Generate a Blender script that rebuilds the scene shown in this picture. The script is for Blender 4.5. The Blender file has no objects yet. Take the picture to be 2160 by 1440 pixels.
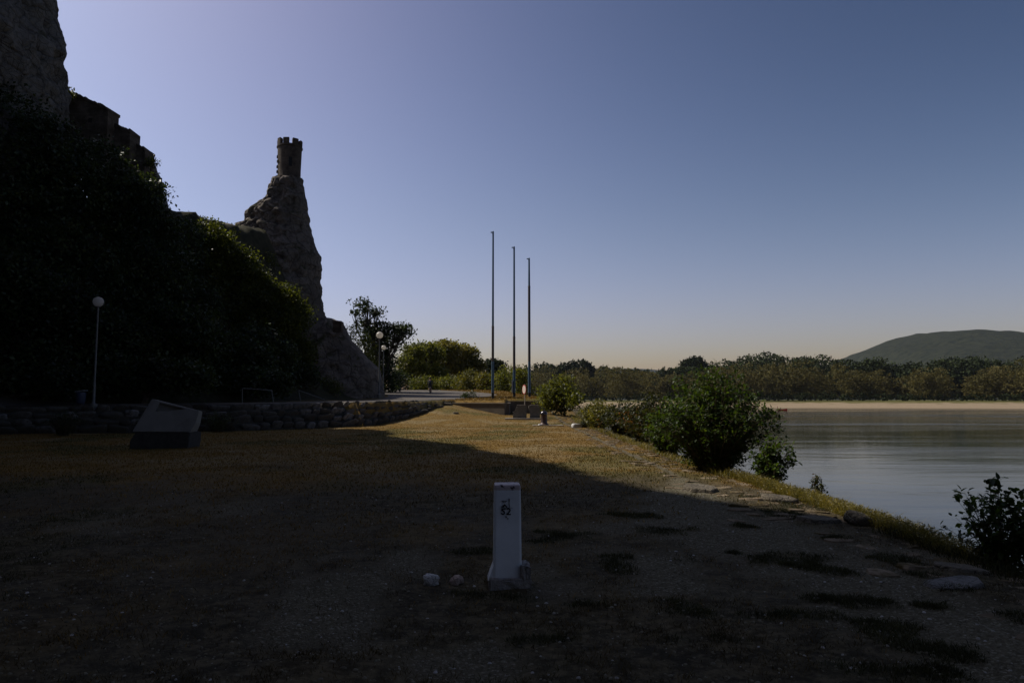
import bpy, bmesh, math, random
import numpy as np
from mathutils import Vector, Matrix
R = math.radians
rng = np.random.default_rng(7)
random.seed(7)
SC = bpy.context.scene
COL = SC.collection

# ------------------------------------------------------------------ camera
F, CX, CY, HOR, EYE = 1500.0, 1080.0, 720.0, 843.0, 1.6
PITCH = math.atan((HOR - CY) / F)
cam = bpy.data.cameras.new("camera"); cam.lens = 25.0; cam.sensor_width = 36.0
cam.clip_start = 0.1; cam.clip_end = 12000
camo = bpy.data.objects.new("camera", cam); COL.objects.link(camo)
camo.location = (0, 0, EYE); camo.rotation_euler = (math.pi/2 + PITCH, 0, 0)
SC.camera = camo
SC.render.resolution_x = 1024; SC.render.resolution_y = 682

# ------------------------------------------------------------------ light
SUN_AZ, SUN_EL = -68.0, 47.0            # azimuth measured from +Y towards +X
SC.view_settings.view_transform = 'Standard'; SC.view_settings.look = 'None'
SC.view_settings.exposure = 0.0; SC.view_settings.gamma = 1.0
w = bpy.data.worlds.new("World"); SC.world = w; w.use_nodes = True
nt = w.node_tree; nt.nodes.clear()
sky = nt.nodes.new('ShaderNodeTexSky'); sky.sky_type = 'NISHITA'; sky.sun_disc = False
sky.sun_elevation = R(SUN_EL); sky.sun_rotation = R(SUN_AZ)
sky.air_density = 1.0; sky.dust_density = 2.2; sky.ozone_density = 2.0; sky.altitude = 150
bg = nt.nodes.new('ShaderNodeBackground'); bg.inputs[1].default_value = 0.10
wo = nt.nodes.new('ShaderNodeOutputWorld')
# the sky texture's own radiance, with the contrast between the sunward and the far side of the sky raised per channel
sepn = nt.nodes.new('ShaderNodeSeparateColor'); comb = nt.nodes.new('ShaderNodeCombineColor')
nt.links.new(sky.outputs[0], sepn.inputs[0])
for i, (gm_, sc_, kn_) in enumerate(((2.7, .335, .58), (2.5, .195, .86), (2.62, .095, 1.45))):
    mi = nt.nodes.new('ShaderNodeMath'); mi.operation = 'MINIMUM'; mi.inputs[1].default_value = 9.0
    pw = nt.nodes.new('ShaderNodeMath'); pw.operation = 'POWER'; pw.inputs[1].default_value = gm_
    ml = nt.nodes.new('ShaderNodeMath'); ml.operation = 'MULTIPLY'; ml.inputs[1].default_value = sc_
    nt.links.new(sepn.outputs[i], mi.inputs[0]); nt.links.new(mi.outputs[0], pw.inputs[0]); nt.links.new(pw.outputs[0], ml.inputs[0]); 
    dv = nt.nodes.new('ShaderNodeMath'); dv.operation = 'MULTIPLY_ADD'; dv.inputs[1].default_value = .1/kn_; dv.inputs[2].default_value = 1.0
    qt = nt.nodes.new('ShaderNodeMath'); qt.operation = 'DIVIDE'
    nt.links.new(ml.outputs[0], dv.inputs[0]); nt.links.new(ml.outputs[0], qt.inputs[0]); nt.links.new(dv.outputs[0], qt.inputs[1]); nt.links.new(qt.outputs[0], comb.inputs[i])
# dusty air low over the horizon: a little more red and blue, less green
tc_ = nt.nodes.new('ShaderNodeTexCoord'); sx_ = nt.nodes.new('ShaderNodeSeparateXYZ'); nt.links.new(tc_.outputs['Generated'], sx_.inputs[0])
mr_ = nt.nodes.new('ShaderNodeMapRange'); mr_.inputs[1].default_value = 0.0; mr_.inputs[2].default_value = 0.30; mr_.inputs[3].default_value = 1.0; mr_.inputs[4].default_value = 0.0; mr_.interpolation_type = 'SMOOTHERSTEP'
nt.links.new(sx_.outputs[2], mr_.inputs[0])
mx_ = nt.nodes.new('ShaderNodeMix'); mx_.data_type = 'RGBA'; mx_.blend_type = 'MULTIPLY'; mx_.inputs[7].default_value = (1.1, 1.0, 1.14, 1)
nt.links.new(mr_.outputs[0], mx_.inputs[0]); nt.links.new(comb.outputs[0], mx_.inputs[6])
nt.links.new(mx_.outputs[2], bg.inputs[0]); nt.links.new(bg.outputs[0], wo.inputs[0])
sun = bpy.data.lights.new("sun", 'SUN'); sun.energy = 5.0; sun.angle = R(0.5); sun.color = (1.0, 0.93, 0.82)
suno = bpy.data.objects.new("sun", sun); COL.objects.link(suno)
sd = Vector((math.sin(R(SUN_AZ))*math.cos(R(SUN_EL)), math.cos(R(SUN_AZ))*math.cos(R(SUN_EL)), math.sin(R(SUN_EL))))
suno.rotation_euler = sd.to_track_quat('Z', 'Y').to_euler()
suno.location = sd*100

# ------------------------------------------------------------------ helpers
def ray(px, py):
    cx = (px-CX)/F; cz = (CY-py)/F
    return (cx, math.cos(PITCH)-cz*math.sin(PITCH), math.sin(PITCH)+cz*math.cos(PITCH))
def P(px, py, Y):
    d = ray(px, py); t = Y/d[1]
    return Vector((d[0]*t, Y, EYE+d[2]*t))
def Zat(py, Y): return P(CX, py, Y).z
def Xat(px, py, Y): return P(px, py, Y).x

def _h(ix, iy, iz, s):
    n = (ix*374761393 + iy*668265263 + iz*2147483647 + s*1274126177) & 0xffffffff
    n = ((n ^ (n >> 13))*1274126177) & 0xffffffff
    n = (n ^ (n >> 16))
    return (n & 0xffff)/65535.0
def vnoise(x, y, z=0.0, s=0):
    x, y, z = np.broadcast_arrays(np.asarray(x, float), np.asarray(y, float), np.asarray(z, float))
    ix = np.floor(x).astype(np.int64); iy = np.floor(y).astype(np.int64); iz = np.floor(z).astype(np.int64)
    fx = x-ix; fy = y-iy; fz = z-iz
    fx = fx*fx*(3-2*fx); fy = fy*fy*(3-2*fy); fz = fz*fz*(3-2*fz)
    r = 0
    for a in (0, 1):
        wa = fx if a else 1-fx
        for b in (0, 1):
            wb = fy if b else 1-fy
            for c in (0, 1):
                wc = fz if c else 1-fz
                r = r + wa*wb*wc*_h(ix+a, iy+b, iz+c, s)
    return r
def fbm(x, y, z=0.0, o=4, s=0, ridged=False):
    r = 0; amp = 1; tot = 0; f = 1.0
    for k in range(o):
        n = vnoise(np.asarray(x)*f, np.asarray(y)*f, np.asarray(z)*f, s+k*17)*2-1
        if ridged: n = 1-2*np.abs(n)
        r = r + amp*n; tot += amp; amp *= .5; f *= 2.03
    return r/tot
def sstep(a, b, x):
    t = np.clip((np.asarray(x, float)-a)/(b-a), 0, 1); return t*t*(3-2*t)

def tag(o, label=None, cat=None, group=None, kind=None):
    if label: o['label'] = label
    if cat: o['category'] = cat
    if group: o['group'] = group
    if kind: o['kind'] = kind
    return o
def link(name, me, mat=None, parent=None):
    o = bpy.data.objects.new(name, me); COL.objects.link(o)
    if mat is not None:
        for m in (mat if isinstance(mat, (list, tuple)) else [mat]): me.materials.append(m)
    if parent is not None: o.parent = parent
    return o
def empty(name, loc, rz=0, **k):
    o = bpy.data.objects.new(name, None); COL.objects.link(o); o.location = loc; o.rotation_euler = (0, 0, rz)
    o.empty_display_size = .2
    return tag(o, **k)
def mesh_np(name, V, Fc, smooth=False, matidx=None):
    V = np.asarray(V, np.float32); Fc = np.asarray(Fc, np.int32)
    me = bpy.data.meshes.new(name)
    me.vertices.add(len(V)); me.vertices.foreach_set('co', V.ravel())
    n = Fc.shape[1]
    me.loops.add(Fc.size); me.loops.foreach_set('vertex_index', Fc.ravel())
    me.polygons.add(len(Fc)); me.polygons.foreach_set('loop_start', np.arange(len(Fc), dtype=np.int32)*n)
    me.polygons.foreach_set('loop_total', np.full(len(Fc), n, np.int32))
    if smooth: me.polygons.foreach_set('use_smooth', np.ones(len(Fc), bool))
    if matidx is not None: me.polygons.foreach_set('material_index', np.asarray(matidx, np.int32))
    me.update(calc_edges=True); me.validate()
    return me
def grid_faces(nu, nv, close_u=False):
    i = np.arange(nu if close_u else nu-1); j = np.arange(nv-1)
    I, J = np.meshgrid(i, j, indexing='ij'); I2 = (I+1) % nu
    return np.stack([I*nv+J, I2*nv+J, I2*nv+J+1, I*nv+J+1], -1).reshape(-1, 4)

class MB:
    """collects simple shapes into one mesh"""
    def __init__(s): s.bm = bmesh.new()
    def box(s, c, d, rz=0, bevel=0, taper=1, rot=None):
        r = bmesh.ops.create_cube(s.bm, size=1)
        vs = r['verts']
        for v in vs:
            k = taper if v.co.z > 0 else 1
            v.co = Vector((v.co.x*d[0]*k, v.co.y*d[1]*k, v.co.z*d[2]))
        M = Matrix.Rotation(rz, 4, 'Z')
        if rot is not None: M = rot.to_matrix().to_4x4() if hasattr(rot, 'to_matrix') else rot
        for v in vs: v.co = (M @ v.co) + Vector(c)
        if bevel:
            es = list({e for v in vs for e in v.link_edges})
            bmesh.ops.bevel(s.bm, geom=es, offset=bevel, segments=2, affect='EDGES', profile=.6)
        return s
    def cone(s, p0, p1, r0, r1, n=16, caps=True):
        p0 = Vector(p0); p1 = Vector(p1); d = p1-p0
        q = d.to_track_quat('Z', 'Y').to_matrix().to_4x4()
        M = Matrix.Translation((p0+p1)/2) @ q
        bmesh.ops.create_cone(s.bm, cap_ends=caps, segments=n, radius1=r0, radius2=r1, depth=d.length, matrix=M)
        return s
    def ball(s, c, r, sub=3, sc=(1, 1, 1)):
        M = Matrix.Translation(c) @ Matrix.Diagonal((sc[0]*r, sc[1]*r, sc[2]*r, 1))
        bmesh.ops.create_icosphere(s.bm, subdivisions=sub, radius=1, matrix=M); return s
    def tube(s, pts, rad, n=8):
        for a, b in zip(pts[:-1], pts[1:]):
            s.cone(a, b, rad, rad, n)
        for p in pts[1:-1]: s.ball(p, rad, 1)
        return s
    def lathe(s, c, prof, n=24):
        rings = []
        for r, z in prof:
            rings.append([s.bm.verts.new((c[0]+r*math.cos(2*math.pi*k/n), c[1]+r*math.sin(2*math.pi*k/n), c[2]+z)) for k in range(n)])
        for a, b in zip(rings[:-1], rings[1:]):
            for k in range(n): s.bm.faces.new((a[k], a[(k+1) % n], b[(k+1) % n], b[k]))
        s.bm.faces.new(list(reversed(rings[0]))); s.bm.faces.new(rings[-1]); return s
    def torus(s, c, R_, r_, axis='X', n=28, m=8):
        rings = []
        for i in range(n):
            a = 2*math.pi*i/n; ring = []
            for j in range(m):
                b = 2*math.pi*j/m; q = R_+r_*math.cos(b)
                u, v, t = q*math.cos(a), q*math.sin(a), r_*math.sin(b)
                co = (t, u, v) if axis == 'X' else ((u, t, v) if axis == 'Y' else (u, v, t))
                ring.append(s.bm.verts.new(Vector(co)+Vector(c)))
            rings.append(ring)
        for i in range(n):
            for j in range(m):
                s.bm.faces.new((rings[i][j], rings[(i+1) % n][j], rings[(i+1) % n][(j+1) % m], rings[i][(j+1) % m]))
        return s
    def prism(s, poly, y0, y1):
        a = [s.bm.verts.new((x, y0, z)) for x, z in poly]; b = [s.bm.verts.new((x, y1, z)) for x, z in poly]
        n = len(poly)
        s.bm.faces.new(a); s.bm.faces.new(list(reversed(b)))
        for k in range(n): s.bm.faces.new((a[k], b[k], b[(k+1) % n], a[(k+1) % n]))
        return s
    def build(s, name, mat, parent=None, smooth=False):
        bmesh.ops.recalc_face_normals(s.bm, faces=s.bm.faces)
        me = bpy.data.meshes.new(name); s.bm.to_mesh(me); s.bm.free()
        if smooth:
            for p in me.polygons: p.use_smooth = True
            try: me.set_sharp_from_angle(angle=R(40))
            except Exception: pass
        return link(name, me, mat, parent)

# ------------------------------------------------------------------ materials
class NB:
    def __init__(s, name):
        s.m = bpy.data.materials.new(name); s.m.use_nodes = True; s.t = s.m.node_tree; s.t.nodes.clear()
        s.out = s.t.nodes.new('ShaderNodeOutputMaterial')
    def n(s, typ, **k):
        d = s.t.nodes.new('ShaderNode'+typ)
        for a, b in k.items():
            if a.startswith('_'): setattr(d, a[1:], b)
        return d
    def l(s, a, b): s.t.links.new(a, b)
    def coord(s, which='Object'):
        return s.n('TexCoord').outputs[which]
    def pos(s): return s.n('NewGeometry').outputs['Position']
    def noise(s, vec, scale, detail=5, rough=.55, dist=0):
        d = s.n('TexNoise'); d.inputs['Scale'].default_value = scale; d.inputs['Detail'].default_value = detail
        d.inputs['Roughness'].default_value = rough; d.inputs['Distortion'].default_value = dist; s.l(vec, d.inputs['Vector'])
        return d.outputs['Fac']
    def ramp(s, fac, stops):
        d = s.n('ValToRGB'); e = d.color_ramp.elements
        while len(e) < len(stops): e.new(.5)
        for el, (p, c) in zip(e, stops):
            el.position = p; el.color = (*c, 1) if len(c) == 3 else c
        s.l(fac, d.inputs[0]); return d.outputs[0]
    def rng(s, fac, a, b, c=0., d=1.):
        m = s.n('MapRange'); m.inputs[1].default_value = a; m.inputs[2].default_value = b
        m.inputs[3].default_value = c; m.inputs[4].default_value = d; s.l(fac, m.inputs[0]); return m.outputs[0]
    def mix(s, fac, a, b, mode='MIX'):
        m = s.n('Mix', _data_type='RGBA', _blend_type=mode)
        if isinstance(fac, (int, float)): m.inputs[0].default_value = fac
        else: s.l(fac, m.inputs[0])
        for v, i in ((a, 6), (b, 7)):
            if isinstance(v, (tuple, list)): m.inputs[i].default_value = (*v[:3], 1)
            else: s.l(v, m.inputs[i])
        return m.outputs[2]
    def math(s, op, a, b=0.):
        m = s.n('Math', _operation=op)
        for v, i in ((a, 0), (b, 1)):
            if isinstance(v, (int, float)): m.inputs[i].default_value = v
            else: s.l(v, m.inputs[i])
        return m.outputs[0]
    def bump(s, h, strength=.5, dist=.02, normal=None):
        b = s.n('Bump'); b.inputs['Strength'].default_value = strength; b.inputs['Distance'].default_value = dist
        s.l(h, b.inputs['Height'])
        if normal is not None: s.l(normal, b.inputs['Normal'])
        return b.outputs[0]
    def bsdf(s, col, rough=.8, spec=.3, metal=0, nrm=None, trans=None, transfac=.3):
        p = s.n('BsdfPrincipled')
        if isinstance(col, (tuple, list)): p.inputs['Base Color'].default_value = (*col[:3], 1)
        else: s.l(col, p.inputs['Base Color'])
        if isinstance(rough, (int, float)): p.inputs['Roughness'].default_value = rough
        else: s.l(rough, p.inputs['Roughness'])
        p.inputs['Specular IOR Level'].default_value = spec; p.inputs['Metallic'].default_value = metal
        if nrm is not None: s.l(nrm, p.inputs['Normal'])
        res = p.outputs[0]
        if trans is not None:
            t = s.n('BsdfTranslucent')
            if isinstance(trans, (tuple, list)): t.inputs[0].default_value = (*trans[:3], 1)
            else: s.l(trans, t.inputs[0])
            mx = s.n('MixShader'); mx.inputs[0].default_value = transfac
            s.l(p.outputs[0], mx.inputs[1]); s.l(t.outputs[0], mx.inputs[2]); res = mx.outputs[0]
        s.l(res, s.out.inputs[0]); return s.m

def leaf_mat(name, c1, c2, c3=None, trans=.35, scale=.6, rough=.5, spec=.35, isl_amt=.45):
    b = NB(name)
    n = b.noise(b.pos(), scale, 3, .6)
    isl = b.n('NewGeometry').outputs['Random Per Island']
    k = b.math('ADD', b.math('MULTIPLY', n, 1.0), b.math('MULTIPLY', b.math('SUBTRACT', isl, .5), isl_amt))
    stops = [(.28, c1), (.68, c2)] + ([(.86, c3)] if c3 else [])
    c = b.ramp(k, stops)
    tr = b.mix(1.0, c, (1.35, 1.25, .55), 'MULTIPLY')
    return b.bsdf(c, rough, spec, trans=tr, transfac=trans)
def plain(name, c, rough=.7, spec=.3, metal=0, var=.25, scale=8, bump=.15, bd=.01, dirt=None):
    b = NB(name); v = b.coord()
    n = b.noise(v, scale, 6, .6)
    col = b.mix(b.rng(n, .3, .7), tuple(x*(1-var) for x in c), tuple(min(1, x*(1+var)) for x in c))
    if dirt:
        n2 = b.noise(v, scale*.35, 8, .7, .5)
        col = b.mix(b.rng(n2, .52, .68), col, dirt)
    n3 = b.noise(v, scale*5, 4, .6)
    return b.bsdf(col, rough, spec, metal, b.bump(n3, bump, bd))

M = {}
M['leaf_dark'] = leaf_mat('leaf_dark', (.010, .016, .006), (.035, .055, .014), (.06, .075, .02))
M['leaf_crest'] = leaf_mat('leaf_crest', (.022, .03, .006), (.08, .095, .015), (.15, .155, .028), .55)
M['leaf_mid'] = leaf_mat('leaf_mid', (.04, .05, .011), (.125, .135, .025), (.2, .19, .04), .55)
M['leaf_willow'] = leaf_mat('leaf_willow', (.07, .07, .02), (.2, .18, .045), (.26, .22, .075), .55)
M['leaf_yellow'] = leaf_mat('leaf_yellow', (.05, .055, .01), (.13, .12, .018), (.24, .2, .02), .4)
M['leaf_bush'] = leaf_mat('leaf_bush', (.014, .028, .005), (.05, .085, .011), (.09, .13, .02), .5, 1.5, .5, .28)
M['leaf_red'] = leaf_mat('leaf_red', (.014, .02, .005), (.045, .05, .011), (.15, .06, .018), .45, .8)
M['leaf_weed'] = leaf_mat('leaf_weed', (.07, .065, .015), (.2, .165, .035), (.28, .2, .06), .4, 3)
M['leaf_far_brown'] = leaf_mat('leaf_far_brown', (.05, .048, .016), (.12, .1, .034), (.16, .11, .04), .2, .045, .8, .1, .12)
M['leaf_far_green'] = leaf_mat('leaf_far_green', (.018, .026, .01), (.033, .043, .014), (.042, .05, .017), .06, .045, .8, .1, .12)
M['bark'] = plain('bark', (.06, .048, .036), .9, .1, scale=6, bump=.6, bd=.03)
M['stem'] = plain('stem', (.09, .07, .04), .85, .15, scale=30)

def rock_mat(name, c1, c2, moss=(.05, .05, .02), scale=.25, bd=.35, mossamt=.55):
    b = NB(name); v = b.pos()
    n = b.noise(v, scale, 8, .62, .4); n2 = b.noise(v, scale*5, 8, .65); n3 = b.noise(v, scale*1.7, 6, .6, 1.)
    c = b.mix(b.rng(n, .32, .68), c1, c2)
    c = b.mix(b.rng(n2, .35, .5, .55, 0), c, tuple(x*.45 for x in c1))
    up = b.n('SeparateXYZ'); b.l(b.n('NewGeometry').outputs['Normal'], up.inputs[0])
    mk = b.math('MULTIPLY', b.rng(n3, mossamt, mossamt+.1), b.rng(up.outputs[2], -.1, .5, .25, 1))
    c = b.mix(mk, c, moss)
    vo = b.n('TexVoronoi', _feature='DISTANCE_TO_EDGE'); vo.inputs['Scale'].default_value = scale*3; b.l(v, vo.inputs['Vector'])
    vs2 = b.n('TexVoronoi', _feature='DISTANCE_TO_EDGE'); vs2.inputs['Scale'].default_value = scale*9; b.l(v, vs2.inputs['Vector'])
    cr = b.math('ADD', b.rng(vo.outputs['Distance'], 0, .1), b.rng(vs2.outputs['Distance'], 0, .08, 0, .5))
    c = b.mix(b.rng(cr, .2, .9, .6, 0), c, tuple(x*.3 for x in c1))
    h = b.math('ADD', b.math('MULTIPLY', n2, 1.2), b.math('MULTIPLY', cr, .5))
    return b.bsdf(c, .92, .15, 0, b.bump(h, .9, bd))
M['cliff'] = rock_mat('cliff', (.13, .116, .1), (.22, .198, .17))
M['pinnacle'] = rock_mat('pinnacle', (.12, .1, .082), (.22, .185, .155), scale=.3)
M['rock'] = rock_mat('rock', (.105, .088, .065), (.175, .15, .115), scale=2.5, bd=.03, mossamt=.6)
M['whiterock'] = rock_mat('whiterock', (.5, .49, .48), (.72, .7, .69), (.1, .1, .05), scale=6, bd=.02, mossamt=.62)
M['palerock'] = rock_mat('palerock', (.13, .125, .12), (.23, .22, .21), scale=4, bd=.02, mossamt=.62)
M['pinkrock'] = rock_mat('pinkrock', (.42, .32, .27), (.6, .48, .42), (.1, .1, .05), scale=6, bd=.02, mossamt=.62)

def masonry_mat(name, c1, c2, sx=.5, sz=.22, mortar=(.13, .11, .09)):
    b = NB(name); tc = b.coord('Object')
    sp = b.n('SeparateXYZ'); b.l(tc, sp.inputs[0])
    cm = b.n('CombineXYZ'); b.l(b.math('ADD', sp.outputs[0], sp.outputs[1]), cm.inputs[0]); b.l(sp.outputs[2], cm.inputs[1])
    br = b.n('TexBrick'); b.l(cm.outputs[0], br.inputs['Vector'])
    br.inputs['Color1'].default_value = (*c1, 1); br.inputs['Color2'].default_value = (*c2, 1); br.inputs['Mortar'].default_value = (*mortar, 1)
    br.inputs['Scale'].default_value = 1; br.inputs['Brick Width'].default_value = sx; br.inputs['Row Height'].default_value = sz
    br.inputs['Mortar Size'].default_value = .018; br.inputs['Mortar Smooth'].default_value = .4; br.inputs['Bias'].default_value = 0
    n = b.noise(tc, 1.3, 7, .65)
    c = b.mix(b.rng(n, .35, .65), br.outputs['Color'], tuple(x*.5 for x in c1))
    h = b.math('SUBTRACT', b.math('MULTIPLY', b.noise(tc, 8, 5), .6), br.outputs['Fac'])
    return b.bsdf(c, .92, .12, 0, b.bump(h, .8, .06))
M['masonry'] = masonry_mat('masonry', (.11, .085, .06), (.16, .125, .095))
M['tower_stone'] = masonry_mat('tower_stone', (.09, .068, .052), (.13, .1, .078), .38, .17)

# ------------------------------------------------------------------ terrain functions
WL = np.array([(-200, 10), (-40, 28), (-24, 33), (-14, 37), (-9.5, 42), (-7, 50), (-4.8, 58.4), (-.55, 56.4), (-.5, 62), (2.6, 62), (2.61, 72), (8, 82), (400, 84)], float)
def wall_y(x): return np.interp(x, WL[:, 0], WL[:, 1])
UPY = ([0, 30, 38, 45, 60, 75, 90, 130, 400], [1.1, 1.15, 1.33, 1.42, 1.58, 2.15, 2.8, 3.0, 3.0])
FOOT = np.array([(-100, -25), (20, -26), (34, -27), (38, -24), (43, -17.5), (50, -15), (57, -13.6), (64, -12.6), (70, -13), (78, -19), (90, -30), (120, -60), (500, -200)], float)
RIDGE = np.array([(-100, 14), (30, 13), (46, 13), (52, 14.5), (60, 15), (68, 16), (78, 12), (90, 4), (110, 0), (500, 0)], float)
EDGE = np.array([(-100, 4.6), (0, 4.6), (50, 4.6), (70, 5.5), (90, 4), (120, -6), (170, -40), (300, -160), (900, -700)], float)
def edge_x(y): return np.interp(y, EDGE[:, 0], EDGE[:, 1])
ROADR = np.array([(-60, 29.5), (-40, 31.5), (-24, 35.2), (-14, 39), (-9.6, 44.2), (-7.9, 50), (-6.4, 57), (-4.2, 63), (-1.6, 69), (-1.2, 75), (-5, 84), (-12, 93), (-24, 104)], float)
ROADL = np.array([(-60, 33.5), (-40, 35.5), (-25, 38), (-17, 42), (-13.6, 46), (-12.6, 52), (-11.6, 58), (-11.3, 64), (-12, 70), (-13.5, 76), (-16.5, 83), (-21, 90), (-30, 100)], float)
def terrain(x, y, bumps=True):
    x = np.asarray(x, float); y = np.asarray(y, float)
    # lower meadow, rising towards the flagpole terrace
    t = sstep(43, 60, y)
    top = np.interp(x, [-12, -4.8, -.8, 2, 4.2, 8], [1.5, 1.25, .5, .42, .25, .2])
    low = t*top
    low = low + .02*(x < -6)*0
    up = np.interp(y, *UPY)
    up = np.where(x > -1, up-(np.clip((x+1)/6, 0, 1))*np.clip((y-62)/20, 0, 1)*.9, up)
    s = y-wall_y(x)
    k = sstep(.45, 1.15, s)
    k = np.where(x > 2.6, sstep(-22, 14, s)*.9, k)
    z = low*(1-k)+up*k
    # hillside
    fx = np.interp(y, FOOT[:, 0], FOOT[:, 1]); rz = np.interp(y, RIDGE[:, 0], RIDGE[:, 1])
    q = np.clip((fx-x)/11.0, 0, 1.0)
    z = z + np.where(s > .5, rz*(q**2.0)*np.clip((y-24)/10, 0, 1), 0)
    # river bank
    e = edge_x(y); d = x-e
    bank = -4.2*sstep(-.1, 5.6, d) - .05*sstep(-.6, .0, d)
    z = z+bank
    z = np.where(d > 8, np.minimum(z, -4.2), z)
    if bumps:
        damp = np.where(on_road(x, y), 0.0, 1.0)
        z = z + damp*(.045*fbm(x*.45, y*.45, 0, 3, 3) + .018*fbm(x*2.1, y*2.1, 0, 3, 9))
        z = z + np.where(q > .05, 1.1*fbm(x*.3, y*.3, 0, 4, 5)*np.clip(q*3, 0, 1), 0)
    return z
def _resamp(L, n=60):
    d = np.r_[0, np.cumsum(np.hypot(*np.diff(L, axis=0).T))]; t = np.linspace(0, d[-1], n)
    return np.stack([np.interp(t, d, L[:, 0]), np.interp(t, d, L[:, 1])], 1)
def _smooth(L, k=3):
    for _ in range(k):
        L = L.copy(); L[1:-1] = .25*L[:-2]+.5*L[1:-1]+.25*L[2:]
    return L
RR = _smooth(_resamp(ROADR)); RL = _smooth(_resamp(ROADL))
_poly = np.vstack([RR, RL[::-1]])
def inpoly(x, y, poly):
    x = np.asarray(x, float); y = np.asarray(y, float); c = np.zeros(np.broadcast(x, y).shape, bool)
    n = len(poly); j = n-1
    for i in range(n):
        xi, yi = poly[i]; xj, yj = poly[j]
        if yi != yj:
            c ^= ((yi > y) != (yj > y)) & (x < (xj-xi)*(y-yi)/(yj-yi)+xi)
        j = i
    return c
def on_road(x, y): return inpoly(x, y, _poly)
def tz(x, y): return float(terrain(np.array([x]), np.array([y]))[0])

# masks shared by the ground colour, the grass blades and the pebbles
MATS = []
for _px, _py, _rx, _ry in [(1655, 1172, 75, 13), (1725, 1190, 50, 12), (1560, 1108, 32, 6), (1650, 1080, 40, 9), (1530, 1155, 28, 6), (1745, 1128, 34, 5), (1440, 1165, 50, 9), (1300, 1185, 34, 16), (1875, 1172, 50, 14),
    (1935, 1200, 34, 9), (1800, 1255, 60, 10), (1700, 1250, 40, 9), (1650, 1285, 100, 11), (1850, 1310, 70, 18), (1960, 1355, 80, 22), (2095, 1283, 60, 12), (1440, 1262, 55, 20), (1235, 1268, 55, 10), (1175, 1130, 60, 12), (1050, 1250, 80, 12),
    (1900, 1395, 120, 20), (1500, 1330, 90, 12), (1130, 1330, 80, 12), (1320, 1085, 60, 8), (1610, 1045, 50, 6), (1940, 1262, 35, 6), (1690, 1062, 60, 6), (1990, 1230, 30, 8), (1010, 1160, 60, 8), (1400, 1120, 60, 8)]:
    _d = 1.6*F/(_py-HOR); MATS.append(((_px-CX)/F*_d, _d, _rx/F*_d, _ry*_d*_d/(F*1.6)))
def mat_mask(x, y):
    m = np.zeros(np.broadcast(np.asarray(x), np.asarray(y)).shape)
    nz_ = fbm(x*3.1, y*3.1, 0, 3, 66)
    for a, b_, ra, rb in MATS:
        q = np.hypot((x-a)/ra, (y-b_)/rb)
        m = np.maximum(m, 1-sstep(.3, 1.2, q+1.5*nz_))
    return m
def gravel_mask(x, y):
    """1 on the bare gravel track along the bank, 0 on turf"""
    cx_ = np.interp(y, [0, 5, 7, 9, 11, 13.5, 16], [3.0, 3.05, 3.0, 2.6, 2.75, 3.3, 3.5])
    wd = np.interp(y, [0, 5, 7, 9, 12, 15], [.9, .75, 1.0, 1.35, .8, .12])
    m = 1-sstep(.55, 1.15, np.abs(x-cx_)/wd + .5*fbm(x*1.1, y*1.1, 0, 3, 21))
    m2 = sstep(.12, .38, fbm(x*.75+4, y*.55, 0, 4, 31))*sstep(14, 8, y)
    m3 = (1-sstep(.5, 1.1, np.hypot((x-1.2)/1.3, (y-6.6)/1.5)))*sstep(-.35, .2, fbm(x*1.4, y*1.4, 0, 3, 77))
    return np.clip(np.maximum(m, np.maximum(m2*.85, m3)), 0, 1)*(1-.95*mat_mask(x, y))
def grass_mask(x, y):
    n = fbm(x*.9, y*.7, 0, 4, 41); g = gravel_mask(x, y)
    return np.clip(np.maximum(np.maximum(sstep(-.15, .3, n), sstep(9, 20, y+4*fbm(x*.5, y*.5, 0, 3, 46))*.9)*(1-.92*g) + .15*(1-g), mat_mask(x, y)), 0, 1)
def green_mask(x, y):
    return sstep(.05, .35, fbm(x*.35+9, y*.3, 0, 4, 55))

# ground sheet: one non-uniform grid
def axis(segs):
    out = []
    for a, b, st in segs:
        n = max(1, int(round((b-a)/st))); out += list(a+(b-a)*np.arange(n)/n)
    out.append(segs[-1][1]); return np.array(out)
xs = axis([(-900, -120, 60), (-120, -50, 7), (-50, -26, 1.2), (-26, -9, .5), (-9, -5.5, .22), (-5.5, 6.5, .085), (6.5, 12, .5), (12, 60, 8)])
ys = axis([(-300, -20, 40), (-20, 2, 2), (2, 9, .075), (9, 14, .12), (14, 30, .28), (30, 66, .4), (66, 100, 1.0), (100, 200, 8), (200, 900, 50)])
X, Y = np.meshgrid(xs, ys, indexing='ij')
Z = terrain(X, Y)
gm = gravel_mask(X, Y); near = (Y < 16) & (Y > 1)
Z = Z + np.where(near, .012*fbm(X*7, Y*7, 0, 3, 61) + .012*grass_mask(X, Y), 0)
me = mesh_np('ground', np.stack([X, Y, Z], -1).reshape(-1, 3), grid_faces(len(xs), len(ys)), smooth=True)
def pt_attr(me, name, vals):
    a = me.attributes.new(name, 'FLOAT', 'POINT'); a.data.foreach_set('value', np.asarray(vals, np.float32).ravel())
pt_attr(me, 'shade_and_clumps', 1-sstep(5, 20, Y+8*fbm(X*.35, Y*.35, 0, 4, 120)))  # near-ground mask for painted shade and plant clumps
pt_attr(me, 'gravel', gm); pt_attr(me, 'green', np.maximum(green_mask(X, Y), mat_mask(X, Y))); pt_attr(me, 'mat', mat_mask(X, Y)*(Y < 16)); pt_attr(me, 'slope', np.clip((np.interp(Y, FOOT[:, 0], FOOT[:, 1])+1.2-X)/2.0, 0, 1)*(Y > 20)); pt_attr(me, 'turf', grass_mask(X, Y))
b = NB('ground_earth'); v = b.pos()
def attr(nm):
    a = b.n('Attribute'); a.attribute_name = nm; return a.outputs['Fac']
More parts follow.
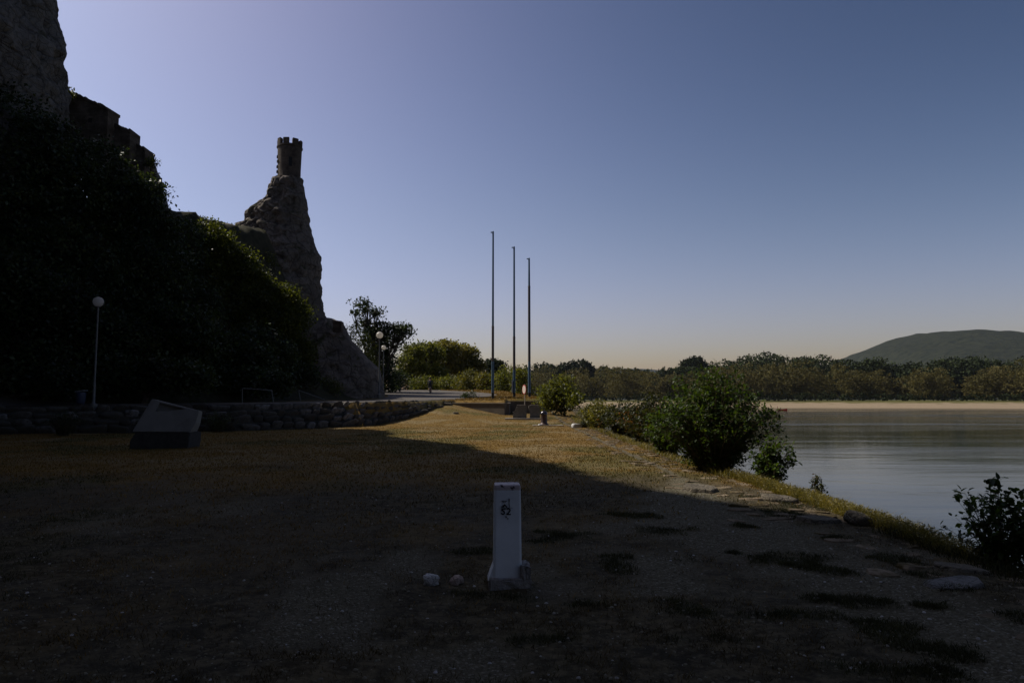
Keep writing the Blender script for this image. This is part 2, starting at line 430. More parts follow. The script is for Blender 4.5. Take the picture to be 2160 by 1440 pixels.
f1 = b.noise(v, 1.6, 8, .62); f2 = b.noise(v, 14, 6, .7); f3 = b.noise(v, 60, 4, .7)
dry = b.mix(b.rng(f1, .35, .65), (.125, .077, .019), (.21, .132, .038))
dry = b.mix(b.rng(f2, .4, .7), dry, (.09, .05, .013))
grn = b.mix(b.rng(f2, .35, .65), (.055, .05, .013), (.11, .088, .024))
f0 = b.noise(v, .33, 6, .6, .4)
dry = b.mix(b.rng(f0, .48, .6), dry, (.17, .125, .06))
c = b.mix(b.math('MULTIPLY', attr('green'), b.rng(f1, .3, .5, .4, .8)), dry, grn)
earth = b.mix(b.rng(f2, .35, .65), (.07, .05, .025), (.12, .088, .045))
c = b.mix(b.rng(attr('turf'), .25, .75), earth, c)
c = b.mix(attr('shade_and_clumps'), c, b.mix(1.0, c, (.5, .56, .7), 'MULTIPLY'))      # near ground darkened: the foreground shade is put into its colour
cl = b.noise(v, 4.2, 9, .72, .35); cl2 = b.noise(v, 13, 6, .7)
pale_grit = b.mix(b.rng(cl2, .35, .65), (.062, .049, .026), (.11, .09, .053))  # paler gravel colour between the dark clumps
clump = b.mix(b.rng(b.math('ADD', b.math('MULTIPLY', cl, .65), b.math('MULTIPLY', cl2, .35)), .44, .56), (.02, .017, .009), pale_grit)
c = b.mix(b.math('MULTIPLY', attr('shade_and_clumps'), b.rng(attr('gravel'), .15, .7, .8, .0)), c, clump)
c = b.mix(b.math('MULTIPLY', attr('mat'), b.rng(cl2, .35, .6, .75, .35)), c, (.024, .026, .014))
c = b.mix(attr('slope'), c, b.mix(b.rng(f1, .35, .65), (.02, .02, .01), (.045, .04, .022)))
vo = b.n('TexVoronoi'); vo.inputs['Scale'].default_value = 60; b.l(v, vo.inputs['Vector'])
sepc = b.n('SeparateColor'); b.l(vo.outputs['Color'], sepc.inputs[0])
stone = b.ramp(sepc.outputs[0], [(0, (.07, .06, .036)), (.5, (.1, .087, .055)), (.85, (.132, .116, .077)), (1, (.24, .22, .17))])
c = b.mix(b.math('MULTIPLY', attr('gravel'), b.rng(f2, .3, .55, .55, 1.)), c, stone)
h = b.math('ADD', b.math('MULTIPLY', f2, .6), b.math('MULTIPLY', f3, .4))
h = b.math('ADD', h, b.math('MULTIPLY', b.math('MULTIPLY', b.rng(vo.outputs['Distance'], 0, .5, 1, 0), attr('gravel')), .5))
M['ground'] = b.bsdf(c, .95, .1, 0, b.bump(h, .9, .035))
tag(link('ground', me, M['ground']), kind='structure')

# road
n = 9
RV = np.array([[*(RR[i]*(1-k/(n-1))+RL[i]*k/(n-1)), 0] for i in range(len(RR)) for k in range(n)])
RV[:, 2] = terrain(RV[:, 0], RV[:, 1], False)+.035
b = NB('asphalt'); v = b.pos()
f1 = b.noise(v, .5, 7, .65); f2 = b.noise(v, 40, 4, .7)
c = b.mix(b.rng(f1, .35, .65), (.085, .07, .055), (.12, .1, .08)); c = b.mix(b.rng(f2, .4, .6), c, (.065, .055, .045))
M['asphalt'] = b.bsdf(c, .85, .25, 0, b.bump(f2, .4, .01))
tag(link('road', mesh_np('road', RV, grid_faces(len(RR), n), True), M['asphalt']), kind='structure')

# river
b = NB('river_water'); v = b.pos()
mp = b.n('Mapping'); mp.inputs['Scale'].default_value = (.35, 1.0, 1); b.l(v, mp.inputs[0]); mv = mp.outputs[0]
mp2 = b.n('Mapping'); mp2.inputs['Scale'].default_value = (.012, .05, 1); b.l(v, mp2.inputs[0])
patch = b.noise(mp2.outputs[0], 1.0, 5, .6, .6)
w1 = b.noise(mv, 1.1, 4, .55, .3); w2 = b.noise(mv, 5.5, 3, .6); w3 = b.noise(mv, .22, 4, .6, .5)
spw = b.n('SeparateXYZ'); b.l(v, spw.inputs[0])
amp = b.math('MULTIPLY', b.rng(patch, .42, .62, .25, 1.), b.rng(spw.outputs[1], 45, 95, .22, 1.25))
h = b.math('MULTIPLY', b.math('ADD', b.math('MULTIPLY', w1, .06), b.math('MULTIPLY', w2, .012)), amp)
h = b.math('ADD', h, b.math('MULTIPLY', w3, .07))
col = b.mix(b.rng(patch, .4, .65), (.026, .03, .018), (.016, .018, .011))
M['water'] = b.bsdf(col, b.rng(patch, .4, .65, .06, .14), .24, 0, b.bump(h, .55, 1.))
bmx = bmesh.new()
for co in ((-900, -400), (1800, -400), (1800, 1200), (-900, 1200)): bmx.verts.new((*co, -2.5))
bmx.faces.new(bmx.verts); me = bpy.data.meshes.new('river'); bmx.to_mesh(me); bmx.free()
tag(link('river', me, M['water']), kind='structure')

# far shore: sandbank, wood floor and land to the horizon
def shore_y(x): return np.interp(x, [-900, -300, -150, -20, 60, 130, 250, 450, 900, 3000], [1100, 640, 540, 430, 370, 330, 305, 295, 300, 340])
fx = axis([(-900, -100, 40), (-100, 500, 8), (500, 1000, 50), (1000, 6000, 500)])
fo = np.r_[-14, -6, np.arange(0, 64, 4), 80, 120, 200, 400, 1000, 2500, 7000]
FX, FO = np.meshgrid(fx, fo, indexing='ij')
FY = shore_y(FX)+FO+6*fbm(FX*.02, FO*0, 0, 3, 8)
FZ = np.interp(FO, [-14, 0, 10, 34, 52, 64, 7000], [-4.2, -2.5, -1.6, .2, .9, 1.1, 1.1])+.18*fbm(FX*.05, FO*.2, 0, 3, 4)*(FO > 0)
me = mesh_np('sandbank', np.stack([FX, FY, FZ], -1).reshape(-1, 3), grid_faces(len(fx), len(fo)), True)
pt_attr(me, 'back', FO)
b = NB('sandbank'); v = b.pos()
a = b.n('Attribute'); a.attribute_name = 'back'
f = b.noise(v, .15, 6, .65); f2 = b.noise(v, .6, 5, .65)
c = b.mix(b.rng(f2, .3, .7), (.2, .15, .1), (.26, .2, .13))
c = b.mix(b.rng(a.outputs['Fac'], 0, 5, 1, 0), c, (.09, .07, .045))
gk = b.rng(b.math('ADD', a.outputs['Fac'], b.math('MULTIPLY', f, 60)), 58, 72)
c = b.mix(gk, c, (.08, .075, .022))
M['sand'] = b.bsdf(c, .95, .1)
tag(link('sandbank', me, M['sand']), kind='structure')

# distant hills
def hill(name, pts, Y0, depth, mat, seed, amp):
    """ridge profile in picture pixels at distance Y0, rounded off backwards and forwards"""
    px = np.array([p[0] for p in pts], float); py = np.array([p[1] for p in pts], float)
    n = 160; qx = np.linspace(px[0], px[-1], n); qy = np.interp(qx, px, py)
    wx = np.array([Xat(a, c_, Y0) for a, c_ in zip(qx, qy)]); wz = np.array([Zat(c_, Y0) for c_ in qy])
    m = 41; t = np.linspace(-1, 1, m)
    U, T = np.meshgrid(np.arange(n), t, indexing='ij')
    prof = np.cos(T*math.pi/2)**.8
    Xg = wx[U]; Yg = Y0+T*depth; Zg = -2+(wz[U]+2)*prof
    Zg = Zg+amp*fbm(Xg/140, Yg/140, 0, 4, seed)*prof*(np.abs(T) > .04)
    return tag(link(name, mesh_np(name, np.stack([Xg, Yg, Zg], -1).reshape(-1, 3), grid_faces(n, m), True), mat), kind='structure')
b = NB('hill_wood'); v = b.pos()
f = b.noise(v, .05, 7, .7); f2 = b.noise(v, .004, 5, .6)
sp = b.n('SeparateXYZ'); b.l(v, sp.inputs[0])
c = b.mix(b.rng(f, .35, .65), (.008, .012, .007), (.03, .034, .018))
top = b.math('MULTIPLY', b.rng(sp.outputs[2], 195, 235), b.rng(sp.outputs[0], 1560, 1750))
c = b.mix(b.math('MULTIPLY', top, b.rng(f2, .4, .55)), c, (.11, .085, .045))
M['hill'] = b.bsdf(c, .95, .05, 0, b.bump(f, 1., 12))
hill('hill', [(1640, 842), (1760, 800), (1830, 742), (1870, 727), (1905, 714), (1950, 704), (1975, 703), (2010, 706), (2100, 707), (2160, 710), (2260, 716), (2400, 712), (2700, 760), (3000, 842)], 2500, 900, M['hill'], 12, 14)
hill('hill', [(1000, 800), (1150, 790), (1230, 780), (1290, 778), (1330, 777), (1380, 782), (1500, 800), (1700, 842)], 5200, 900, M['hill'], 13, 10)

# ------------------------------------------------------------------ rock masses
def cliff_mesh():
    """castle crag: along the left; the unseen arm behind the viewer is added to block sky light"""
    base = [(16, -34), (4, -32), (-10, -29), (-20, -23), (-26, -14), (-29, 0), (-29, 15), (-29, 30), (-28.6, 47)]  # stretch behind the viewer is unseen, added to cut sky light
    tops = [36, 40, 44, 47, 48, 48, 45.5, 40, 29]
    L = _resamp(np.array(base, float), 60); L = _smooth(L, 2)
    bb = np.array(base, float); dd = np.r_[0, np.cumsum(np.hypot(*np.diff(bb, axis=0).T))]
    far = np.stack([np.interp(np.linspace(20, 47, 110), [20, 30, 47], [-29, -29, -28.6]), np.linspace(20, 47, 110)], 1)
    L = np.vstack([L[L[:, 1] < 19.6], far])
    topy = lambda p: np.interp(p[1], [-34, -14, 0, 17, 22, 25, 26.8, 30.3, 37.3, 42, 45, 47], [38, 48, 50, 48.3, 46.3, 44.2, 42.2, 40.3, 36, 32, 30.2, 29])
    nz = 130; rows = []
    for i, p in enumerate(L):
        t = L[min(i+1, len(L)-1)]-L[max(i-1, 0)]; t = t/np.linalg.norm(t); nrm = np.array([-t[1], t[0]])   # points into the rock
        tp = topy(p); zz = np.linspace(0, 1, nz)*tp; back = 1.0+.055*zz+1.2*(zz/tp)**6
        rows.append(np.stack([p[0]+nrm[0]*back, p[1]+nrm[1]*back, zz], 1))
    for k, ang in enumerate(np.linspace(0, 90, 9)[1:]):
        tp = 29-.1*k; zz = np.linspace(0, 1, nz)*tp; xx = -29.6-.055*zz-1.2*(zz/tp)**6-2.5*(1-math.cos(R(ang))); yy = 47-.02*zz+2.5*math.sin(R(ang))
        rows.append(np.stack([xx, yy, zz], 1))
    for k in range(1, 10):
        zz = np.linspace(0, 1, nz)*(28.2+k*.4); rows.append(np.stack([-32.1-.055*zz-k*2.5, 49.5-.02*zz, zz], 1))
    G = np.array(rows); x, y, z = G[..., 0].copy(), G[..., 1].copy(), G[..., 2].copy()
    d = 1.4*fbm(x*.12, y*.12, z*.1, 5, 70)+.9*fbm(x*.5, y*.5, z*.3, 5, 71, True)+.5*fbm(x*1.7, y*1.7, z*1.1, 4, 72, True)
    edge = np.clip((49-y)/3, .35, 1)
    G[..., 0] = x + d*.8*edge
    G[..., 1] = y + .5*d*np.clip((y-44)/3, 0, 1)*.4 + np.where(y < -15, .6*d, 0)
    G[..., 2] = z + .8*fbm(x*.4, y*.4, z*.4, 3, 73)*(z > 5)
    nu, nv = G.shape[:2]; V = G.reshape(-1, 3); Fq = grid_faces(nu, nv)
    rim = G[:, -1]; bk_ = rim.copy(); bk_[:, 0] -= np.where(rim[:, 1] > -15, 26, 10); bk_[:, 1] -= np.where(rim[:, 1] > -15, 0, 22); bk_[:, 2] += 1.5
    V2 = np.vstack([rim, bk_]); F2 = [[i, i+1, nu+i+1, nu+i] for i in range(nu-1)]
    return mesh_np('cliff', np.vstack([V, V2]), np.vstack([Fq, np.array(F2)+nu*nv]), True)
o = link('cliff', cliff_mesh(), M['cliff']); tag(o, kind='structure')

def loft_rock(name, prof, Y0, depth, mat, seed, amp=.5, na=128, dz=.16, yshift=0.0, flat=.9, kind='structure', lean=0.0):
    """prof: rows (py, left px, right px, depth factor) traced at distance Y0; closed rounded cross-sections."""
    pr = sorted([(Zat(p[0], Y0), Xat(p[1], p[0], Y0), Xat(p[2], p[0], Y0), p[3]) for p in prof])
    zs = np.array([p[0] for p in pr]); xl = np.array([p[1] for p in pr]); xr = np.array([p[2] for p in pr]); dp = np.array([p[3] for p in pr])
    zz = np.arange(zs[0], zs[-1], dz); zz = np.r_[zz, zs[-1]]
    L = np.interp(zz, zs, xl); Rr = np.interp(zz, zs, xr); D = np.interp(zz, zs, dp)*depth
    a = np.linspace(0, 2*math.pi, na, endpoint=False)
    A, I = np.meshgrid(a, np.arange(len(zz)), indexing='ij')
    ca, sa = np.cos(A), np.sin(A)
    ex = np.sign(ca)*np.abs(ca)**flat; ey = np.sign(sa)*np.abs(sa)**flat
    cxx = (L+Rr)/2; hw = (Rr-L)/2
    Xg = cxx[I]+hw[I]*ex; Yg = Y0+yshift+D[I]*ey + lean*(zz[I]-zz[0]); Zg = zz[I]+0*Xg
    led = Zg*.8+.5*Xg+1.3*fbm(Xg*.3, Yg*.3, Zg*.2, 3, seed+2); led = np.abs((led % 1)-.5)*2
    d = amp*(.9*fbm(Xg*.35, Yg*.35, Zg*.3, 4, seed)+.8*fbm(Xg*.9, Yg*.9, Zg*.55, 5, seed+5, True)+.55*fbm(Xg*2.6, Yg*2.6, Zg*1.5, 4, seed+9, True)+.3*led)
    k = .45*np.abs(ex)+1.1*np.abs(ey)
    Xg = Xg+d*ex*.45; Yg = Yg+d*ey*k
    V = np.stack([Xg, Yg, Zg], -1).reshape(-1, 3); nv = len(zz)
    Fq = grid_faces(na, nv, True)
    top = V.reshape(na, nv, 3)[:, -1]; c0 = top.mean(0); c0[2] += .1
    me_v = np.vstack([V, [c0]]); ci = len(V)
    ft = [[i*nv+nv-1, ((i+1) % na)*nv+nv-1, ci, ci] for i in range(na)]
    me = bpy.data.meshes.new(name)
    faces = [tuple(f) for f in Fq.tolist()]+[tuple(f[:3]) for f in ft]
    me.from_pydata(me_v.tolist(), [], faces); me.update()
    for p in me.polygons: p.use_smooth = True
    o = link(name, me, mat)
    if kind: tag(o, kind=kind)
    return o
YT = 75.0
loft_rock('rock_pinnacle', [(378, 583, 634, .22), (384, 580, 635, .3), (398, 575, 637, .35), (412, 569, 640, .4), (425, 566, 641, .45), (434, 549, 643, .5), (452, 527, 646, .6), (474, 525, 648, .65), (482, 505, 650, .7),
    (505, 485, 655, .8), (540, 475, 669, .9), (565, 470, 671, .95), (590, 470, 667, 1), (620, 470, 671, 1), (650, 470, 675, 1.05), (668, 470, 681, 1.1), (700, 470, 690, 1.2), (850, 470, 720, 1.5)], YT, 3.9, M['pinnacle'], 100, .6)
loft_rock('rock_outcrop', [(672, 620, 700, .3), (682, 600, 721, .5), (700, 590, 728, .6), (715, 585, 737, .7), (740, 580, 758, .85), (760, 575, 776, .95), (778, 570, 795, 1.0), (800, 570, 801, 1.1), (835, 570, 806, 1.2), (870, 570, 810, 1.3)], 67, 3.3, M['pinnacle'], 140, .5)
# slope edge behind the stepped castle walls
loft_rock('rock_spur', [(322, 240, 314, .5), (350, 230, 322, .6), (400, 225, 333, .7), (452, 220, 346, .8), (520, 200, 360, 1.), (640, 180, 385, 1.2), (800, 150, 420, 1.5)], 53, 2.4, M['cliff'], 180, .5)
loft_rock('rock_ridge', [(462, 345, 420, .4), (478, 335, 500, .6), (492, 330, 530, .8), (560, 320, 560, 1.1), (700, 320, 600, 1.6)], 66, 3.5, M['pinnacle'], 190, .35)

# castle walls stepping down the crag
def castle_wall(px0, px1, t0, t1, pyb, Y0, th, label, seed):
    n = 26; r = random.Random(seed)
    x0 = Xat(px0, (t0+pyb)/2, Y0); x1 = Xat(px1, (t1+pyb)/2, Y0); zb = Zat(pyb, Y0)
    poly = [(0, 0), (x1-x0, 0)]
    for k in range(n, -1, -1):
        u = k/n; z = Zat(t0+(t1-t0)*u, Y0)-zb+(r.random()-.5)*.16-(.25 if r.random() < .12 else 0)
        poly.append(((x1-x0)*u, z))
    o = empty('castle_wall', (x0, Y0, zb), label=label, cat='castle wall', group='ruined castle walls on the crag')
    MB().prism(poly, -th/2, th/2).build('wall', M['masonry'], o)
    c = MB()
    for k in range(n):
        u = (k+.5)/n; z = Zat(t0+(t1-t0)*u, Y0)-zb
        c.box(((x1-x0)*u, 0, z+.02), ((x1-x0)/n*.95, th+.1+.1*r.random(), .16+.18*r.random()), rz=(r.random()-.5)*.2, bevel=.03)
    c.build('coping', M['masonry'], o)
    return o
w1 = castle_wall(135, 237, 196, 239, 360, 50, 1.4, 'highest of the ruined walls stepping down, right beside the big crag', 1)
w2 = castle_wall(225, 283, 262, 285, 400, 50.9, 1.4, 'middle step of the ruined walls between the highest and lowest', 2)
w3 = castle_wall(270, 314, 304, 322, 430, 51.8, 1.4, 'lowest step of the ruined walls ending above the leafy shrub', 3)
wh = MB().box((2.3, -.62, Zat(262, 50)-Zat(360, 50)), (.25, .25, .3)).build('putlog_hole', plain('hole_dark', (.02, .018, .015)), w1)
castle_wall(466, 523, 479, 489, 510, 70, .9, 'low ruined parapet wall running to the foot of the tower rock', 4)
castle_wall(704, 722, 680, 682, 700, 64, .7, 'stubby ruined wall end on the lower rock right of the tower', 5)

# tower
def tower():
    zb = Zat(384, YT); c = P(609.5, 384, YT); H = Zat(312, YT)-zb; Rb, Rt = 1.2, 1.27
    t = empty('castle_tower', (c.x, YT, zb), label='small crenellated round stone tower standing on top of the rock pinnacle', cat='tower')
    ns = 48; m = MB()
    prof = [(Rb+.06, -.6), (Rb+.05, .05), (Rb, .12), (Rb, H*.35), (Rt-.02, H*.8), (Rt-.01, H-.15)]
    m.lathe((0, 0, 0), prof, ns); m.build('wall', M['tower_stone'], t, True)
    MB().lathe((0, 0, 0), [(Rt, H-.14), (Rt+.09, H-.1), (Rt+.09, H+.0), (Rt+.02, H+.04)], ns).build('string_course', M['tower_stone'], t)
    MB().lathe((0, 0, 0), [(Rt+.02, H+.045), (Rt+.02, H+.12), (Rt-.33, H+.12), (Rt-.34, H+.05)], ns).build('parapet', M['tower_stone'], t)
    for k in range(8):
        a0 = R(-90+45*k-14.5); a1 = R(-90+45*k+14.5)
        bm = bmesh.new(); q = 6; ring = []
        for i in range(q+1):
            a = a0+(a1-a0)*i/q; ro, ri = Rt+.03, Rt-.3
            h1 = H+.72+.06*math.sin(3*k); 
            ring.append([bm.verts.new((r_*math.cos(a), r_*math.sin(a), z_)) for r_, z_ in ((ro, H+.1), (ro+.02, h1), (ri-.02, h1-.08), (ri, H+.1))])
        for i in range(q):
            for j in range(4): bm.faces.new((ring[i][j], ring[i+1][j], ring[i+1][(j+1) % 4], ring[i][(j+1) % 4]))
        bm.faces.new(ring[0]); bm.faces.new(list(reversed(ring[-1])))
        mm = MB(); mm.bm.free(); mm.bm = bm; mm.build('merlon', M['tower_stone'], t)
    for ang in (-68,):
        a = R(ang); m = MB()
        m.box((Rb*math.cos(a)*1.0, Rb*math.sin(a)*1.0, H*.5), (.12, .34, 1.0), rz=a)
        m.build('arrow_slit', plain('slit_dark', (.01, .01, .01)), t)
    for k in range(5):
        a = R(205+k*3*(k % 2)); MB().box(((Rb+.03)*math.cos(a), (Rb+.03)*math.sin(a), .4+k*.55), (.12, .25, .22), rz=a, bevel=.03).build('corner_stone', M['masonry'], t)
    return t
tower()

# ------------------------------------------------------------------ foliage
def rand_unit(n, g=rng):
    v = g.normal(size=(n, 3)); return v/np.linalg.norm(v, axis=1, keepdims=True)
def leaf_cards(C, size, up=.35, aspect=.5, g=rng, droop=0.0, N=None):
    """pointed leaf cards (two triangles folded as a rhombus) centred on C"""
    n = len(C)
    a = rand_unit(n, g); 
    if N is not None: a = a*.6+N; a /= np.linalg.norm(a, axis=1, keepdims=True)
    a[:, 2] -= droop; a /= np.linalg.norm(a, axis=1, keepdims=True)
    b_ = rand_unit(n, g); b_[:, 2] += up
    s = np.cross(a, b_); s /= np.maximum(np.linalg.norm(s, axis=1, keepdims=True), 1e-6)
    nn = np.cross(s, a)
    L = (size*(.6+.8*g.random(n)))[:, None]; W = L*aspect
    p0 = C-a*L*.5; p1 = C+s*W*.5+nn*L*.08; p2 = C+a*L*.5; p3 = C-s*W*.5+nn*L*.08
    V = np.stack([p0, p1, p2, p3], 1).reshape(-1, 3)
    Fq = np.arange(4*n).reshape(-1, 4)
    return V, Fq
def crown_points(blobs, n_clump, per, spread, g, shell=.55, bottom=-.5):
    w_ = np.array([b_[3]*b_[3] if not hasattr(b_[3], '__len__') else b_[3][0]*b_[3][2] for b_ in blobs], float); w_ /= w_.sum()
    idx = g.choice(len(blobs), n_clump, p=w_)
    u = rand_unit(n_clump, g); 
    low = u[:, 2] < bottom; u[low, 2] *= -.6
    u /= np.linalg.norm(u, axis=1, keepdims=True)
    Bc = np.array([[b_[0], b_[1], b_[2]] for b_ in blobs]); Br = np.array([[b_[3]]*3 if not hasattr(b_[3], '__len__') else list(b_[3]) for b_ in blobs])
    rr = (shell+(1-shell)*g.random(n_clump)**.6)[:, None]
    lump = 1+.22*fbm(u[:, 0]*2.3+idx*3.1, u[:, 1]*2.3, u[:, 2]*2.3, 3, 200)[:, None]
    C = Bc[idx]+u*Br[idx]*rr*lump
    Pn = np.repeat(C, per, 0)+g.normal(size=(n_clump*per, 3))*spread*np.array([1, 1, .7])
    return Pn, C
def limb_mesh(mb, a, b_, r0, r1, seg=4, wob=.12, g=random):
    a = Vector(a); b_ = Vector(b_); L = (b_-a).length; pts = [a]
    for k in range(1, seg):
        t = k/seg; p = a.lerp(b_, t); p += Vector(((g.random()-.5), (g.random()-.5), (g.random()-.5)))*L*wob; pts.append(p)
    pts.append(b_)
    for k in range(seg):
        ra = r0+(r1-r0)*k/seg; rb = r0+(r1-r0)*(k+1)/seg
        mb.cone(pts[k], pts[k+1], ra, rb, 7, caps=False)
    return pts
TREES = 0
def tree(name, base, blobs, leaf, n_clump, per=8, size=.22, spread=.3, label='', cat='tree', group=None, trunk=.25, seed=0, shell=.55, aspect=.55, forks=True, bottom=-.5, twigs=0):
    g = np.random.default_rng(1000+seed); pr = random.Random(seed)
    o = empty(name, base, label=label, cat=cat, group=group); bx, by, bz = base
    lb = [(b_[0]-bx, b_[1]-by, b_[2]-bz, b_[3]) for b_ in blobs]
    Pn, C = crown_points(lb, n_clump, per, spread, g, shell, bottom)
    V, Fq = leaf_cards(Pn, size, g=g, aspect=aspect)
    cr = link('crown', mesh_np('crown', V, Fq), M[leaf], o)
    mb = MB(); mx = max(lb, key=lambda q: q[2]); 
    fork = Vector((mx[0]*.35, mx[1]*.35, max(.15, min(q[2] for q in lb)*.45)))
    limb_mesh(mb, (0, 0, -.4), fork, trunk, trunk*.8, 3, .04, pr)
    for q in lb:
        pts = limb_mesh(mb, fork, (q[0], q[1], q[2]), trunk*.55, trunk*.14, 4, .12, pr)
        if forks:
            rad = q[3] if not hasattr(q[3], '__len__') else q[3][0]
            for k in range(5):
                u = Vector((pr.uniform(-1, 1), pr.uniform(-1, 1), pr.uniform(-.2, 1))).normalized()*rad*.75
                limb_mesh(mb, pts[3], Vector(q[:3])+u, trunk*.2, trunk*.05, 3, .15, pr)
    if twigs:
        for k in range(twigs):
            q = C[g.integers(len(C))]; j = int(np.argmin([((q-np.array(b_[:3]))**2).sum() for b_ in lb])); c0 = Vector(lb[j][:3])
            limb_mesh(mb, c0.lerp(Vector(q), .3), q, trunk*.09, trunk*.03, 2, .12, pr)
    mb.build('trunk', M['bark'], o)
    return o
def pb(px, py, Y, rpx, flat=1.0):
    p = P(px, py, Y); r = rpx/F*Y
    return (p.x, p.y, p.z, (r, r, r*flat))
def tbase(px, Y): 
    x = (px-CX)/F*Y; return (x, Y, tz(x, Y)-.1)

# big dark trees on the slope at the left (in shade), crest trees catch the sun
TL = [
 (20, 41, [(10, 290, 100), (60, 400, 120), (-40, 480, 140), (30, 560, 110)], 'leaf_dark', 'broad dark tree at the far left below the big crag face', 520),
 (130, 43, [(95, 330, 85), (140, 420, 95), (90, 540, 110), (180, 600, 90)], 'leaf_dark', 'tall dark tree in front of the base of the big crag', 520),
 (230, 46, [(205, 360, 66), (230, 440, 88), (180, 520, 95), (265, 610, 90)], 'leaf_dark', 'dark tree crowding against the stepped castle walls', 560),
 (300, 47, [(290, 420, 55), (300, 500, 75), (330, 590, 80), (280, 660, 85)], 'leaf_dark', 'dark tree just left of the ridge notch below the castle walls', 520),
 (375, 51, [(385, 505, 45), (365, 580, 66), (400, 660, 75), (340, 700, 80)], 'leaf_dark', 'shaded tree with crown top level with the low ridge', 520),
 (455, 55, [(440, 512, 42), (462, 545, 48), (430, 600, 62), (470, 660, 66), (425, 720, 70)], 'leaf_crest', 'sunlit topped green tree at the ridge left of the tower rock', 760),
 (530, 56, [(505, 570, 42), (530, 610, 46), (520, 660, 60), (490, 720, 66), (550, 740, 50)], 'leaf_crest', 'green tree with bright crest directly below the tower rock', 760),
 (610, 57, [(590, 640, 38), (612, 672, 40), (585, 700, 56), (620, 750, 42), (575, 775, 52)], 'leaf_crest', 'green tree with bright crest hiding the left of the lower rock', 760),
 (505, 48, [(480, 760, 55), (530, 775, 50), (440, 775, 50)], 'leaf_dark', 'low black shrubby tree beside the road behind the tilted railing', 420),
 (395, 45, [(360, 770, 55), (410, 765, 55), (310, 765, 55)], 'leaf_dark', 'low black shrubby tree behind the arched railing', 420),
 (250, 41.5, [(220, 730, 70), (280, 745, 65), (160, 740, 70)], 'leaf_dark', 'low black shrubby tree directly behind the nearest lamp post', 420),
 (60, 40, [(20, 700, 90), (90, 720, 80), (-30, 740, 90), (50, 630, 90)], 'leaf_dark', 'low black shrubby tree at the left edge of the road', 420),
 (330, 44, [(250, 660, 60), (330, 690, 60), (400, 700, 55), (180, 670, 60)], 'leaf_dark', 'middle row dark tree on the slope above the arched railing', 420),
 (560, 51, [(540, 730, 45), (580, 760, 42), (500, 800, 40)], 'leaf_dark', 'middle row dark tree on the slope above the tilted railing', 320),
 (100, 39, [(60, 640, 80), (130, 660, 75), (0, 600, 80), (110, 780, 60)], 'leaf_dark', 'dark tree standing left of the nearest lamp and the litter bin', 460),
 (300, 39.5, [(250, 800, 42), (330, 800, 42), (400, 808, 38)], 'leaf_dark', 'knee high black scrub along the road right of the nearest lamp', 300),
 (470, 46, [(450, 812, 30), (520, 812, 32), (580, 815, 28)], 'leaf_dark', 'black scrub along the road between the two railings', 260),
 (40, 37.5, [(10, 800, 45), (80, 805, 45), (140, 812, 35)], 'leaf_dark', 'black scrub along the road behind the litter bin', 280),
 (510, 66, [(490, 500, 20), (520, 520, 24), (545, 560, 28), (500, 540, 30)], 'leaf_crest', 'scrubby tree under the low parapet wall left of the tower rock', 260),
 (420, 61, [(400, 485, 22), (440, 492, 24), (370, 485, 20), (470, 510, 26)], 'leaf_crest', 'scrubby tree lining the ridge between the notch and the parapet', 260),
 (620, 56, [(600, 800, 30), (635, 795, 28), (570, 795, 35)], 'leaf_dark', 'small black shrub by the road left of the pale round bush', 260),
]
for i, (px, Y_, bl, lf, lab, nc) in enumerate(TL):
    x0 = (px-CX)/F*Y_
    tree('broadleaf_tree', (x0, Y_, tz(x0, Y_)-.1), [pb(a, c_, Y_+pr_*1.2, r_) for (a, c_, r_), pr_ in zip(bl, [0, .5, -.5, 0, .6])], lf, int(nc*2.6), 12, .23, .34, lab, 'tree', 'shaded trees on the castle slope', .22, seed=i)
# leafy shrubs clinging to the walls
def shrub(name, cpx, cpy, Y, rpx, leaf, nc, per, size, label, seed, flat=1., base_py=None, cat='shrub', group=None, shell=.35, spread=None, blobs=None, aspect=.5, trunk=.05):
    bp = P(cpx, base_py if base_py else cpy+rpx*.9, Y)
    bl = [pb(a, c_, Y+dy, r_, flat) for a, c_, r_, dy in (blobs or [(cpx, cpy, rpx, 0)])]
    return tree(name, tuple(bp), bl, leaf, nc, per, size, spread or rpx/F*Y*.16, label, cat, group, trunk, seed, shell, aspect, bottom=-.9)
shrub('shrub', 141, 200, 48.6, 17, 'leaf_crest', 60, 8, .16, 'small bright shrub where the highest ruined wall meets the crag', 31)
shrub('shrub', 330, 400, 50.5, 24, 'leaf_crest', 90, 9, .17, 'sunlit feathery shrub hanging out below the lowest ruined wall', 32, blobs=[(322, 345, 13, 0), (325, 385, 20, 0), (336, 405, 16, 0), (328, 425, 16, 0)])
shrub('shrub', 318, 345, 51, 12, 'leaf_dark', 40, 8, .14, 'dark twiggy shrub at the end of the lowest ruined wall', 33)
shrub('shrub', 405, 468, 60, 24, 'leaf_crest', 90, 8, .2, 'twiggy shrub fringe on the ridge right of the notch', 34, blobs=[(378, 470, 16, 0), (400, 466, 16, 0), (425, 472, 16, 0), (448, 480, 14, 0)])
shrub('shrub', 688, 815, 60, 34, 'leaf_crest', 150, 10, .13, 'rounded pale green bush at the foot of the lower rock by the road', 35, blobs=[(676, 817, 18, 0), (694, 812, 19, 0), (710, 822, 14, 0)], base_py=838)
shrub('shrub', 135, 270, 46.5, 14, 'leaf_crest', 40, 8, .16, 'small green tuft on the crag edge below the bright wall shrub', 36)

